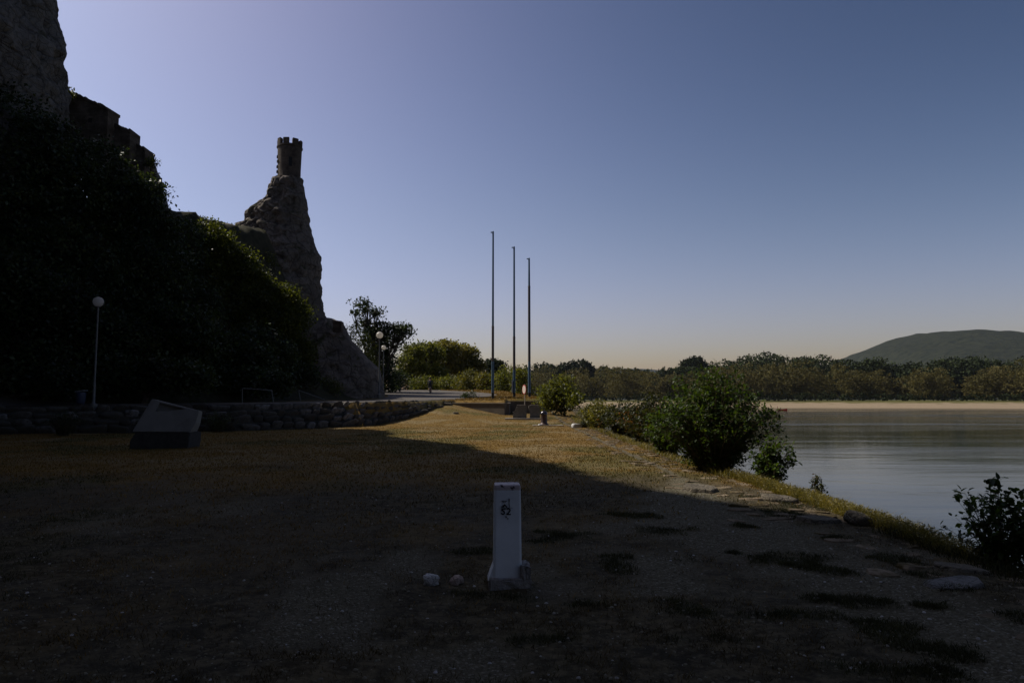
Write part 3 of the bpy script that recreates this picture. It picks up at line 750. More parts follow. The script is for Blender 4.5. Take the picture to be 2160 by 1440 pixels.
# gnarled tree beyond the lower rock
tree('gnarled_tree', (Xat(812, 830, 80), 80, 2.2), [pb(a, c_, 80+d_, r_*1.15, f_) for a, c_, r_, d_, f_ in [
    (762, 640, 19, 0, .6), (776, 657, 15, 1, .6), (750, 662, 11, 0, .7), (797, 662, 11, 0, .8), (770, 686, 22, 1, .5), (806, 696, 22, 0, .8), (835, 697, 20, 0, .6), (857, 697, 17, 0, .8), (838, 718, 20, 1, .6), (808, 735, 30, 2, 1), (790, 715, 25, 0, 1), (800, 775, 36, 1, 1), (815, 805, 28, 2, 1)]],
    'leaf_dark', 900, 11, .3, .3, 'gnarled tree with open spreading top beyond the lower rock and lamps', 'tree', None, .3, 50, .3, bottom=-.9, twigs=120)
shrub('broadleaf_tree', 752, 715, 74, 30, 'leaf_mid', 200, 9, .2, 'small leafy tree in front of the gnarled tree, against the lower rock', 51, blobs=[(738, 700, 17, 0), (758, 716, 24, 0), (772, 745, 24, 0), (785, 770, 20, 0)], base_py=835, cat='tree', trunk=.12)
# trees at the end of the road
MT = [
 (866, 105, [(858, 770, 22), (872, 748, 22), (880, 790, 28), (850, 800, 22)], 'leaf_mid', 'dark rounded tree at the bend of the road left of the willow', 380),
 (905, 110, [(895, 745, 24), (912, 752, 28), (900, 790, 34), (925, 800, 28)], 'leaf_mid', 'leafy tree behind the cyclist', 380),
 (940, 118, [(932, 742, 24), (948, 740, 22), (940, 768, 28), (915, 760, 24)], 'leaf_willow', 'pale willow with the highest rounded top at the road end', 420),
 (980, 122, [(972, 748, 22), (988, 748, 20), (985, 775, 30), (965, 790, 26), (1005, 780, 20)], 'leaf_willow', 'rounded willow right of the highest willow top', 420),
 (1045, 190, [(1038, 772, 12), (1052, 774, 11), (1046, 790, 16)], 'leaf_far_green', 'small distant tree seen behind the nearest flagpole', 260),
]
for i, (px, Y_, bl, lf, lab, nc) in enumerate(MT):
    x0 = (px-CX)/F*Y_; 
    tree('willow_tree' if 'willow' in lab and 'left of' not in lab else 'broadleaf_tree', (x0, Y_, max(1., tz(x0, Y_))-.1), [pb(a, c_, Y_+(j % 3-1)*1.5, r_) for j, (a, c_, r_) in enumerate(bl)], lf, int(nc*2.0), 9, .4*Y_/115, .36*Y_/115, lab, 'tree', 'trees at the end of the road', .3, seed=60+i, shell=.5)
MSH = [
 (838, 800, 92, 26, 'leaf_dark', 'dark bush under the spreading arm of the gnarled tree', [(826, 790, 20), (842, 800, 18), (850, 815, 16), (830, 815, 18)]),
 (890, 812, 96, 26, 'leaf_mid', 'green bush behind the cyclist at the road edge', [(880, 815, 18), (900, 810, 18), (915, 818, 14)]),
 (945, 812, 98, 26, 'leaf_mid', 'green bush at the road edge right of the cyclist', [(932, 812, 17), (950, 808, 18), (965, 815, 15)]),
 (985, 805, 92, 26, 'leaf_yellow', 'yellow green bush left of the nearest flagpole', [(972, 806, 18), (992, 800, 20), (1010, 810, 17), (985, 820, 14)]),
 (1028, 810, 90, 26, 'leaf_yellow', 'yellowish bush right behind the nearest flagpole', [(1018, 800, 14), (1028, 815, 18), (1038, 805, 14)]),
 (1062, 800, 88, 34, 'leaf_mid', 'tall green bush between the first and second flagpole', [(1052, 805, 20), (1066, 790, 20), (1060, 825, 20), (1072, 812, 18)]),
 (1098, 800, 86, 34, 'leaf_mid', 'tall green bush between the second and third flagpole', [(1092, 792, 19), (1105, 797, 17), (1095, 820, 20), (1110, 825, 17)]),
]
for i, (px, py, Y_, r_, lf, lab, bl) in enumerate(MSH):
    shrub('bush', px, py, Y_, r_, lf, 260, 9, .26, lab, 80+i, base_py=843 if px > 960 else 830, group='bushes beyond the terrace', cat='bush', blobs=[(a, c_, q, j % 2) for j, (a, c_, q) in enumerate(bl)], shell=.45, spread=.28)
# a few thin top twigs rising out of those bushes
shrub('bush', 988, 835, 64, 15, 'leaf_dark', 90, 9, .13, 'low dark bush on the grass at the near end of the concrete wall', 90, base_py=848, cat='bush', blobs=[(982, 838, 10, 0), (992, 833, 12, 0), (1000, 840, 8, 0)])

# bank shrubs with stems carrying real leaves
def stem_bush(name, base, n_stem, height, lean, leaf, lsize, per_stem, label, seed, cat='bush', width=1.0, group=None, side=5, aspect=.62, elong=(1, 1), inner=.3, stemr=.012, profile=1.0, droop=.25):
    g = np.random.default_rng(3000+seed); pr = random.Random(seed)
    o = empty(name, base, label=label, cat=cat, group=group)
    mb = MB(); LP = []; 
    for k in range(n_stem):
        a = pr.uniform(0, 2*math.pi); out = (pr.random()**.6)*width
        h = height*(1-.45*(out/width)**1.6*profile)*pr.uniform(.72, 1.05)
        sx, sy = math.cos(a)*out*elong[0], math.sin(a)*out*elong[1]
        if pr.random() < .07: h *= 1.16
        p0 = Vector((sx*.18+pr.uniform(-.05, .05), sy*.18, -.05)); tip = Vector((sx+lean[0]*h, sy+lean[1]*h, h))
        ctrl = Vector((sx*.35, sy*.35, h*.55))
        pts = [(p0*(1-t)**2+ctrl*2*t*(1-t)+tip*t*t) for t in np.linspace(0, 1, 7)]
        for q in range(6): mb.cone(pts[q], pts[q+1], stemr*(1-q/7), stemr*(1-(q+1)/7), 5, caps=False)
        for j in range(side):
            t = pr.uniform(inner, .98); c0 = (p0*(1-t)**2+ctrl*2*t*(1-t)+tip*t*t)
            d = Vector((pr.uniform(-1, 1), pr.uniform(-1, 1), pr.uniform(.0, .7))).normalized()*height*.17*pr.uniform(.5, 1.2)*(1.15-t*.6)
            e = c0+d; mb.cone(c0, e, stemr*.4, stemr*.2, 4, caps=False)
            for s_ in np.linspace(.25, 1, max(2, per_stem//side)):
                LP.append((c0.lerp(e, s_)+Vector(g.normal(size=3))*lsize*.4, d.normalized()))
        for s_ in range(3): LP.append((tip+Vector(g.normal(size=3))*lsize*.35, Vector((0, 0, 1))))
    Pn = np.array([tuple(p) for p, _ in LP]); Nn = np.array([tuple(d) for _, d in LP])
    # 6-point leaves
    n = len(Pn); a = Nn*.7+rand_unit(n, g)*.8; a[:, 2] -= droop; a /= np.linalg.norm(a, axis=1, keepdims=True)
    upv = rand_unit(n, g)*.55; upv[:, 2] += 1; s = np.cross(a, upv); s /= np.linalg.norm(s, axis=1, keepdims=True); nn = np.cross(s, a)
    L = (lsize*(.55+.8*g.random(n)))[:, None]; W = L*aspect*.5
    pts6 = [Pn, Pn+a*L*.3+s*W+nn*L*.07, Pn+a*L*.68+s*W*.72+nn*L*.04, Pn+a*L-nn*L*.08, Pn+a*L*.68-s*W*.72+nn*L*.04, Pn+a*L*.3-s*W+nn*L*.07]
    V = np.stack(pts6, 1).reshape(-1, 3); i0 = np.arange(n)*6
    Fq = np.concatenate([np.stack([i0, i0+1, i0+2, i0+3], 1), np.stack([i0, i0+3, i0+4, i0+5], 1)])
    link('foliage', mesh_np('foliage', V, Fq), M[leaf], o)
    mb.build('stems', M['stem'], o)
    return o
def gz(x, y): return (x, y, tz(x, y))
BG = 'bushes along the river edge'
stem_bush('bush', gz(4.7, 16.7), 380, 2.4, (.0, 0), 'leaf_bush', .08, 56, 'largest bush, round and leafy, hanging over the river edge', 1, width=1.55, group=BG, elong=(1, 1.1), side=9, inner=.1, profile=1.1)
stem_bush('bush', gz(4.7, 21.5), 90, 1.2, (-.05, 0), 'leaf_bush', .085, 36, 'lighter green low bush at the left foot of the largest bush', 2, width=.75, group=BG, side=6, inner=.1)
stem_bush('bush', gz(5.3, 14.8), 60, 1.2, (.12, 0), 'leaf_bush', .082, 30, 'thin open sapling at the right side of the largest bush', 3, width=.55, group=BG, side=5, inner=.25)
stem_bush('bush', gz(5.35, 27.5), 230, 2.1, (0, 0), 'leaf_red', .11, 44, 'dark bush with reddish tips left of the largest bush', 4, width=1.35, group=BG, elong=(1, 1.5), side=7, inner=.1)
stem_bush('bush', gz(4.95, 23.6), 60, 1.1, (0, 0), 'leaf_red', .1, 26, 'low brownish bush in front of the reddish tipped bush', 5, width=.8, group=BG, elong=(.8, 1.4), side=6, inner=.1)
stem_bush('bush', gz(5.4, 34.5), 200, 1.8, (0, 0), 'leaf_red', .13, 38, 'dark rounded bush just behind the reddish tipped bush', 6, width=1.4, group=BG, elong=(1, 1.6), side=7, inner=.1)
stem_bush('bush', gz(4.95, 41), 190, 1.7, (0, 0), 'leaf_yellow', .13, 36, 'yellow green bush right of the iron bollard', 7, width=1.35, group=BG, elong=(.9, 2.2), side=7, inner=.08)
tree('bush', (4.3, 58, .1), [pb(a, c_, 58+d_, r_) for a, c_, r_, d_ in [(1165, 832, 26, 0), (1188, 818, 26, 0), (1200, 838, 22, -1), (1180, 850, 24, 0), (1155, 848, 20, 1), (1212, 845, 16, -2)]], 'leaf_mid', 620, 10, .21, .25, 'big rounded dark green bush right of the third flagpole', 'bush', BG, .12, 95, .5, bottom=-.95)
stem_bush('bush', gz(5.1, 7.6), 46, .98, (-.05, 0), 'leaf_bush', .068, 34, 'dark bush at the lower right corner over the water', 8, width=.52, group=BG, side=6, inner=.1, stemr=.008)
stem_bush('bush', gz(5.5, 7.5), 50, 1.02, (.03, 0), 'leaf_bush', .068, 34, 'dark bush at the right edge of the view with upright shoots', 9, width=.5, group=BG, side=6, inner=.1, stemr=.008)
# weeds under the stone wall at the left
stem_bush('weed_clump', gz(-20.0, 32.0), 70, 1.15, (0, 0), 'leaf_dark', .1, 24, 'dark weed clump against the stone wall left of the monument', 10, cat='weeds', width=.8, group='weed clumps under the stone wall', side=5, inner=.05, aspect=.35)
stem_bush('weed_clump', gz(-14.6, 35.6), 60, 1.0, (0, 0), 'leaf_dark', .1, 24, 'dark weed clump against the stone wall right of the monument', 11, cat='weeds', width=.9, group='weed clumps under the stone wall', side=5, inner=.05, aspect=.35)
stem_bush('weed_clump', gz(4.15, 41.2), 40, .42, (0, 0), 'leaf_dark', .08, 16, 'small dark weed tuft on the paving right of the iron bollard', 12, cat='weeds', width=.4, side=4, inner=.05, aspect=.3)
stem_bush('dry_weed', gz(5.35, 12.6), 18, .62, (0, 0), 'leaf_red', .05, 40, 'upright brown seeding dock weed below the open sapling', 13, cat='weeds', width=.13, side=8, inner=.1, aspect=.6, stemr=.006)
stem_bush('dry_weed', gz(5.3, 10.35), 6, .3, (0, 0), 'leaf_red', .035, 40, 'short brown seed head standing in the yellow bank weeds', 14, cat='weeds', width=.06, side=8, inner=.1, aspect=.6, stemr=.005)

# far woods
def far_wood(name, x0, x1, off0, off1, n, hgt, leaf, label, seed, card=1.0, nc=46, narrow=.32, kindd='stuff'):
    g = np.random.default_rng(seed); Vs = []; Fs = []; k0 = 0; TV = MB()
    for i in range(n):
        x = x0+(x1-x0)*(i+g.random())/n; off = g.uniform(off0, off1); y = shore_y(x)+off
        H = hgt*(g.uniform(.72, 1.12) if hgt < 23 else g.uniform(.9, 1.05))*(1+.12*math.sin(x*.05)+(.17 if (hgt > 23 and 150 < x < 235) else 0)); r = H*narrow*g.uniform(.85, 1.2); zb = 1.0
        bl = [(x+g.uniform(-.4, .4)*r, y+g.uniform(-.5, .5)*r, zb+H*q, (r*s_, r*s_, H*.17)) for q, s_ in ((.8, .72), (.62, 1.), (.42, 1.1), (.22, 1.1))]
        Pn, C = crown_points(bl, nc, 9, .034*H, g, .62, -.9)
        Pn[:, 2] = np.maximum(Pn[:, 2], zb+.3)
        V, Fq = leaf_cards(Pn, card, g=g, aspect=.7, up=.3)
        Vs.append(V); Fs.append(Fq+k0); k0 += len(V)
    o = link(name, mesh_np(name, np.vstack(Vs), np.vstack(Fs)), M[leaf])
    return tag(o, label, 'wood', kind='stuff')
far_wood('wood', -60, 330, 62, 90, 110, 19.5, 'leaf_far_brown', 'brown tinged willow wood lining the far sandbank', 401, .85, 170, .38)
far_wood('wood', -80, 330, 115, 150, 150, 24.5, 'leaf_far_green', 'taller dark green poplar wood rising behind the far willows', 402, 1.4, 160, .36)
far_wood('undergrowth', -60, 330, 54, 62, 150, 4.2, 'leaf_far_green', 'low green undergrowth between the far sandbank and the willow wood', 403, .8, 26, .6)
tree('poplar_tree', (Xat(1465, 840, 470), 470, 1.), [pb(a, c_, 470, r_) for a, c_, r_ in [(1452, 772, 15), (1470, 766, 15), (1480, 776, 13), (1443, 782, 12), (1466, 790, 22)]], 'leaf_far_green', 420, 9, 1.6, .9, 'dark domed tree standing highest above the middle of the far wood', 'tree', None, .7, 404)
tree('poplar_tree', (Xat(1205, 840, 500), 500, 1.), [pb(a, c_, 500, r_) for a, c_, r_ in [(1160, 780, 10), (1190, 776, 11), (1210, 774, 12), (1232, 775, 15), (1243, 785, 13), (1205, 790, 20), (1170, 792, 18)]], 'leaf_far_green', 520, 9, 1.6, .9, 'dark clumped tree group top above the far wood nearest the flagpoles', 'tree', None, .7, 405)

# ------------------------------------------------------------------ stone retaining wall
def wall_thing():
    o = empty('stone_wall', (-20, 35, 0), label='long dark sloping fieldstone retaining wall below the road', cat='wall')
    inv = Vector((-20, 35, 0))
    L = _resamp(WL[1:7], 160); L = L[L[:, 1] < 55.5]; d = np.r_[0, np.cumsum(np.hypot(*np.diff(L, axis=0).T))]
    # backing
    rows = []
    for i, (x, y) in enumerate(L):
        tpt = L[min(i+1, len(L)-1)]-L[max(i-1, 0)]; tpt /= np.linalg.norm(tpt); nrm = np.array([tpt[1], -tpt[0]])
        zt = float(terrain(np.array([x-nrm[0]*1.1]), np.array([y-nrm[1]*1.1]), False)[0]); zb = tz(x+nrm[0]*.4, y+nrm[1]*.4)
        a = np.array([x, y])+nrm*.18; b_ = np.array([x, y])-nrm*.75; c_ = b_-nrm*.35
        rows.append([(a[0], a[1], zb-.2), ((a+b_)[0]/2, (a+b_)[1]/2, (zb+zt)/2), (b_[0], b_[1], zt+.01), (c_[0], c_[1], zt+.03)])
    G = np.array(rows)-np.array([-20, 35, 0.])
    link('backing', mesh_np('backing', G.reshape(-1, 3), grid_faces(len(L), 4), True), plain('mortar_dark', (.05, .045, .036), .95, .1, scale=3, bump=.6, bd=.04), o)
    g = random.Random(5); bm = bmesh.new()
    s = 0.2
    rowsn = 4
    for r in range(rowsn):
        s = g.uniform(0, .3)
        while s < d[-1]-.2:
            wdt = g.uniform(.45, 1.15); i = int(np.searchsorted(d, s+wdt/2)); i = min(max(i, 1), len(L)-2)
            x = np.interp(s+wdt/2, d, L[:, 0]); y = np.interp(s+wdt/2, d, L[:, 1])
            tpt = L[i+1]-L[i-1]; tpt /= np.linalg.norm(tpt); nrm = np.array([tpt[1], -tpt[0]])
            zt = float(terrain(np.array([x-nrm[0]*1.1]), np.array([y-nrm[1]*1.1]), False)[0]); zb = tz(x+nrm[0]*.4, y+nrm[1]*.4)
            H = zt-zb
            if H > .3 and (y < 50 or g.random() < (56-y)/7):
                f = (r+.5+g.uniform(-.16, .16))/rowsn; hh = H/rowsn*g.uniform(.9, 1.3)
                pxy = np.array([x, y])+nrm*(.2-.92*f)
                ang = math.atan2(tpt[1], tpt[0])
                Mx = Matrix.Translation((pxy[0]+20, pxy[1]-35, zb+H*f)) @ Matrix.Rotation(ang, 4, 'Z') @ Matrix.Rotation(math.atan2(.92, H), 4, 'X') @ Matrix.Rotation(g.uniform(-.3, .3), 4, 'Y')
                res = bmesh.ops.create_icosphere(bm, subdivisions=2, radius=1)
                dx, dy, dz = wdt*.5, .085, hh*.58*math.hypot(.92, H)/max(H, .3)
                ph = [g.uniform(0, 6) for _ in range(3)]
                for v_ in res['verts']:
                    c3 = v_.co; q = 1+.14*math.sin(3*c3.x+ph[0])+.12*math.sin(4*c3.z+ph[1])+.08*math.sin(5*c3.y+ph[2])
                    px_ = math.copysign(abs(c3.x)**.6, c3.x)*dx*q; pz_ = math.copysign(abs(c3.z)**.6, c3.z)*dz*q; py_ = c3.y*dy*q
                    v_.co = Mx @ Vector((px_, py_, pz_))
            s += wdt*g.uniform(.95, 1.1)
    me = bpy.data.meshes.new('stones'); bm.to_mesh(me); bm.free()
    for p in me.polygons: p.use_smooth = True
    b2 = NB('wall_stone'); v2 = b2.pos(); isl = b2.n('NewGeometry').outputs['Random Per Island']
    cc = b2.ramp(isl, [(0, (.04, .036, .03)), (.5, (.075, .068, .06)), (.85, (.12, .112, .105)), (1, (.2, .195, .2))])
    nn = b2.noise(v2, 6, 6, .65); cc = b2.mix(b2.rng(nn, .4, .65), cc, (.055, .048, .038))
    link('stones', me, b2.bsdf(cc, .9, .15, 0, b2.bump(nn, .7, .03)), o)
wall_thing()

# ------------------------------------------------------------------ bank edge paving
def rock_blob(bm, c, dims, g, rz=0, sub=3, power=.7, tilt=(0, 0), rough=.12):
    res = bmesh.ops.create_icosphere(bm, subdivisions=sub, radius=1)
    Mx = Matrix.Translation(c) @ Matrix.Rotation(rz, 4, 'Z') @ Matrix.Rotation(tilt[0], 4, 'X') @ Matrix.Rotation(tilt[1], 4, 'Y')
    s0 = g.uniform(0, 50)
    co = np.array([v_.co[:] for v_ in res['verts']])
    q = 1+rough*fbm(co[:, 0]*1.3+s0, co[:, 1]*1.3, co[:, 2]*1.3, 3, 300)*2
    cs = np.sign(co)*np.abs(co)**power*q[:, None]
    for v_, p in zip(res['verts'], cs): v_.co = Mx @ Vector((p[0]*dims[0], p[1]*dims[1], p[2]*dims[2]))
def rock_obj(name, x, y, dims, label, seed, mat='rock', rz=0, sink=.35, tilt=(0, 0), group=None, sub=3, power=.65, cat='rock', rough=.14):
    g = random.Random(seed); bm = bmesh.new(); rock_blob(bm, (0, 0, 0), dims, g, rz, sub, power, tilt, rough)
    me = bpy.data.meshes.new(name); bm.to_mesh(me); bm.free()
    for p in me.polygons: p.use_smooth = True
    o = link(name, me, M[mat]); o.location = (x, y, tz(x, y)+dims[2]*(1-2*sink)); return tag(o, label, cat, group)
def slab(bm, c, rx, ry, h, g, rz=0, tilt=(0, 0)):
    n = g.randint(6, 9); Mx = Matrix.Translation(c) @ Matrix.Rotation(rz, 4, 'Z') @ Matrix.Rotation(tilt[0], 4, 'X') @ Matrix.Rotation(tilt[1], 4, 'Y')
    P_ = []
    for k in range(n):
        a = 2*math.pi*(k+g.uniform(-.28, .28))/n; ca, sa = math.cos(a), math.sin(a)
        q = g.uniform(.82, 1.08); P_.append((math.copysign(abs(ca)**.65, ca)*rx*q, math.copysign(abs(sa)**.65, sa)*ry*q))
    rings = []
    for f, z in ((1.03, -.12), (1.0, -.015), (.93, h), (.6, h+g.uniform(-.004, .008)), (.25, h+g.uniform(-.006, .008))):
        rings.append([bm.verts.new(Mx @ Vector((x*f, y*f, z+g.uniform(-.006, .006)*(f > .5)))) for x, y in P_])
    for a_, b_ in zip(rings[:-1], rings[1:]):
        for k in range(n): bm.faces.new((a_[k], a_[(k+1) % n], b_[(k+1) % n], b_[k]))
    bm.faces.new(rings[-1])
def edging():
    g = random.Random(11); bm = bmesh.new()
    for cx0, skip, mn, mx, jit in ((4.42, .22, .24, .5, .14), (4.0, .34, .2, .42, .18), (3.6, .5, .16, .36, .2), (3.2, .78, .14, .3, .2)):
        y = 2.2
        while y < 56:
            stp = g.uniform(mn, mx)*(1.0 if y < 20 else 1.25)
            if g.random() > skip + (.25 if (y < 9 and cx0 < 4) else 0):
                x = cx0+g.uniform(-jit, jit); yy = y+stp/2
                slab(bm, (x, yy, tz(x, yy)+g.uniform(-.004, .01)), g.uniform(.11, .24), stp*.5*g.uniform(.8, .98), g.uniform(.0, .016), g, g.uniform(-.3, .3), (g.uniform(-.05, .05), g.uniform(-.07, .07)))
            y += stp
    me = bpy.data.meshes.new('path'); bm.to_mesh(me); bm.free()
    b2 = NB('paving_stone'); v2 = b2.pos(); isl = b2.n('NewGeometry').outputs['Random Per Island']
    cc = b2.ramp(isl, [(0, (.12, .092, .06)), (.5, (.17, .13, .088)), (1, (.23, .18, .125))])
    nn = b2.noise(v2, 7, 7, .68); n2 = b2.noise(v2, 1.7, 5, .6); cc = b2.mix(b2.rng(nn, .42, .68), cc, (.08, .06, .035)); cc = b2.mix(b2.rng(n2, .5, .6), cc, (.075, .055, .022))
    tag(link('path', me, b2.bsdf(cc, .92, .15, 0, b2.bump(nn, .9, .03))), kind='structure')
edging()
def slab_obj(x, y, rx, ry, h, label, seed, rz=0, tilt=(0, 0), mat='rock'):
    g = random.Random(seed); bm = bmesh.new(); slab(bm, (0, 0, 0), rx, ry, h, g, rz, tilt)
    bmesh.ops.bevel(bm, geom=[e for e in bm.edges if abs(e.verts[0].co.z-h) < .03 and abs(e.verts[1].co.z-h) < .03], offset=.01, segments=1, affect='EDGES')
    me = bpy.data.meshes.new('rock'); bm.to_mesh(me); bm.free()
    o = link('rock', me, M[mat]); o.location = (x, y, tz(x, y)+.01); return tag(o, label, 'rock', 'loose rocks on the river edge')
RG = 'loose rocks on the river edge'
rock_obj('rock', 4.62, 9.6, (.2, .14, .1), 'dark upright boulder at the edge where shade meets the yellow weeds', 1, 'rock', .4, .25, (.3, .3), RG)
rock_obj('rock', 4.3, 11.6, (.3, .18, .07), 'pale lumpy rock on the sunlit bank edge right of the largest bush', 2, 'rock', .2, .3, (.1, .1), RG)
slab_obj(3.35, 12.8, .36, .3, .06, 'flat tan slab on the sunlit turf near the shade line', 3, -.5, (.04, .06))
rock_obj('rock', 3.75, 41.3, (.32, .25, .16), 'pale broken stone lying right of the iron bollard', 4, 'whiterock', .2, .3, (0, .1), RG)
slab_obj(3.85, 6.3, .26, .17, .035, 'pale slab beside the lower right bush in the shade', 5, .2, (.05, -.08), 'palerock')
slab_obj(4.3, 6.95, .26, .2, .035, 'broad slab just behind the pale slab at the lower right', 6, .1, (.0, .1))
slab_obj(4.05, 9.6, .3, .24, .04, 'thin slab in the shade left of the dark upright boulder', 7, .3, (0, .05))
rock_obj('rock', -.7, 6.33, (.078, .06, .06), 'small white stone on the ground left of the boundary post', 8, 'whiterock', .3, .3, (0, .1), None, power=.95, rough=.3)
rock_obj('rock', -.49, 6.37, (.055, .05, .05), 'small pinkish stone between the white stone and the post', 9, 'pinkrock', .3, .3, (0, .1), None, power=.95, rough=.3)
rock_obj('rock', -4.1, 52.0, (.2, .22, .1), 'small dark rock in the turf near the end of the stone wall', 10, 'rock', .3, .4, (0, .1), None)
rock_obj('rock', -5.2, 57.0, (.4, .3, .16), 'dark rock heap by the near end of the concrete wall', 12, 'rock', .1, .3, (0, .1), None)

# ------------------------------------------------------------------ concrete walls, blocks, bollard, flagpoles, sign
M['concrete'] = plain('concrete', (.13, .11, .09), .9, .2, var=.2, scale=1.5, bump=.3, dirt=(.12, .105, .085))
M['pale_concrete'] = plain('concrete_pale', (.2, .17, .135), .9, .2, var=.15, scale=2.5, bump=.3, dirt=(.12, .1, .075))  # paler concrete for copings and slabs
M['blockstone'] = plain('block_stone', (.14, .13, .11), .85, .2, var=.2, scale=5, bump=.4, dirt=(.12, .115, .09))
def cwall(label, p0, p1, zt, depth, th=.35):
    p0 = Vector(p0); p1 = Vector(p1); d = p1-p0; L = d.length; a = math.atan2(d.y, d.x)
    o = empty('concrete_wall', (p0.x, p0.y, 0), a, label=label, cat='wall', group='low concrete terrace walls')
    MB().box((L/2, 0, zt-.08-depth/2), (L, th, depth), bevel=.015).build('wall', M['concrete'], o)
    MB().box((L/2, 0, zt-.035), (L+.05, th+.1, .084), bevel=.012).build('coping', M['pale_concrete'], o)
cwall('near low concrete wall with pale coping running towards the blocks', (-4.75, 58.7), (-.5, 56.2), Zat(850, 57.5)+.03, 1.3)
cwall('short return of the concrete wall stepping back to the flagpoles', (-.42, 56.5), (-.3, 61.8), Zat(850, 57)+.02, 1.3)
cwall('far low concrete wall in front of the flagpoles', (-2.6, 62.2), (2.55, 62.2), Zat(846, 62.2)+.02, 1.4)

def block(label, x, y, w_, d_, h, notch):
    z = tz(x, y); o = empty('stone_block', (x, y, z), label=label, cat='stone block', group='pair of stone blocks behind the iron bollard')
    if notch: poly = [(-w_/2, -.1), (w_/2, -.1), (w_/2, h), (-w_/2+.12, h), (-w_/2+.03, h*.7), (-w_/2-.16, h*.5), (-w_/2-.2, .05)]
    else: poly = [(-w_/2+.02, -.1), (w_/2, -.1), (w_/2+.03, h*.6), (w_/2-.05, h), (-w_/2, h), (-w_/2-.05, h*.7), (-w_/2+.12, h*.35)]
    m = MB(); m.prism(poly, -d_/2, d_/2)
    bmesh.ops.bevel(m.bm, geom=list(m.bm.edges), offset=.03, segments=2, affect='EDGES')
    m.build('body', M['blockstone'], o)
    MB().box((.02, 0, h+.012), (w_-.16, d_-.08, .03), bevel=.01).build('top_slab', M['pale_concrete'], o)
    return o
YB = 52
block('left stone block of the pair, with the sign post rising behind it', Xat(1099, 870, YB), YB, .8, .7, .98, True)
block('right stone block of the pair, nearest the iron bollard', Xat(1127, 870, YB), YB, .78, .7, .98, False)
o = MB(); x = Xat(1112, 880, YB); o.box((0, 0, 0), (3.0, 1.6, .1), bevel=.02); q = o.build('concrete_slab', M['pale_concrete']); q.location = (x-.1, YB-.3, tz(x, YB)+.0); tag(q, 'flat pale slab under the pair of stone blocks', 'slab')
YO = 44.2
bxx = Xat(1147.5, 897, YO)
o = MB().box((0, 0, 0), (1.9, 1.0, .08), bevel=.02).build('concrete_slab', M['pale_concrete']); o.location = (bxx+.25, YO, tz(bxx, YO)+.01); tag(o, 'flat pale slab under the iron bollard', 'slab')
M['iron'] = plain('rusty_iron', (.06, .035, .03), .45, .5, .3, var=.3, scale=6, bump=.3)
bo = empty('mooring_bollard', (bxx, YO, tz(bxx, YO)+.05), label='dark red brown iron mooring bollard with domed cap on its slab', cat='bollard')
MB().lathe((0, 0, 0), [(.3, 0), (.3, .04), (.235, .08), (.2, .14), (.19, .55), (.2, .62)], 28).build('post', M['iron'], bo, True)
MB().lathe((0, 0, 0), [(.2, .625), (.225, .65), (.225, .7), (.19, .79), (.12, .84), (.03, .86)], 28).build('cap', plain('iron_cap', (.07, .065, .07), .22, .7, .7, bump=.05), bo, True)
MB().box((0, 0, .88), (.1, .04, .1), bevel=.01).build('lug', M['iron'], bo)
rock_obj('rock', bxx-.27, YO-.35, (.1, .09, .07), 'tiny white stone at the foot of the iron bollard', 15, 'whiterock', .3, .15, (0, .1), None)
# flagpoles
M['pole_blue'] = plain('pole_blue', (.055, .1, .15), .5, .4, .2, var=.08, scale=1, bump=.02)
M['pole_brown'] = plain('pole_brown', (.07, .055, .048), .55, .4, .2, var=.1, scale=1, bump=.02)
M['pole_black'] = plain('pole_black', (.015, .015, .015), .6, .3, 0, bump=.1)
def flagpole(px, pyt, pyb, Y_, joint, blue_top, label, sleeve=None):
    x = (px-CX)/F*Y_; zb = min(tz(x, Y_), Zat(pyb, Y_)+.1)-.05; zt = Zat(pyt, Y_); zj = Zat(joint, Y_); zc = Zat(blue_top, Y_)
    o = empty('flagpole', (x, Y_, zb), label=label, cat='flagpole', group='three flagpoles on the terrace')
    H = zt-zb; r = 2.9/F*Y_; zk = Zat(828, Y_)-zb
    MB().cone((0, 0, -.3), (0, 0, zk), r*1.02, r, 20).build('base', M['pole_black'], o, True)
    MB().cone((0, 0, zk), (0, 0, zc-zb), r*.98, r*.95, 20).build('lower_tube', M['pole_blue'], o, True)
    MB().cone((0, 0, zc-zb), (0, 0, zj-zb), r*.94, r*.9, 20).build('middle_tube', M['pole_brown'], o, True)
    MB().cone((0, 0, zj-zb-.03), (0, 0, zj-zb+.14), r*1.02, r*.8, 20).build('joint_collar', M['pole_brown'], o, True)
    MB().cone((0, 0, zj-zb+.1), (0, 0, H), r*.78, r*.62, 20).build('upper_tube', M['pole_blue'], o, True)
    m = MB(); m.box((-r*.75, 0, H-.05), (r*1.5, .06, .1), bevel=.01); m.ball((-r*1.5, 0, H-.05), .055, 2); m.cone((0, 0, H), (0, 0, H+.05), r*.62, r*.5, 16)
    m.build('pulley_head', M['pole_blue'], o)
    if sleeve:
        z0 = zk; z1 = Zat(sleeve, Y_)-zb
        MB().box((-r*1.35, -.02, (z0+z1)/2), (r*.7, .1, z1-z0), bevel=.01).build('halyard_case', plain('case_pale', (.35, .38, .42), .4, .4, .1), o)
    return o
flagpole(1039.5, 489, 846, 62.7, 690, 762, 'nearest and tallest of the three bare flagpoles')
flagpole(1084.5, 521, 846, 68, 712, 780, 'middle of the three flagpoles, thicker at its foot', 802)
flagpole(1116.5, 545, 846, 72, 605, 762, 'rightmost and shortest looking of the three flagpoles')
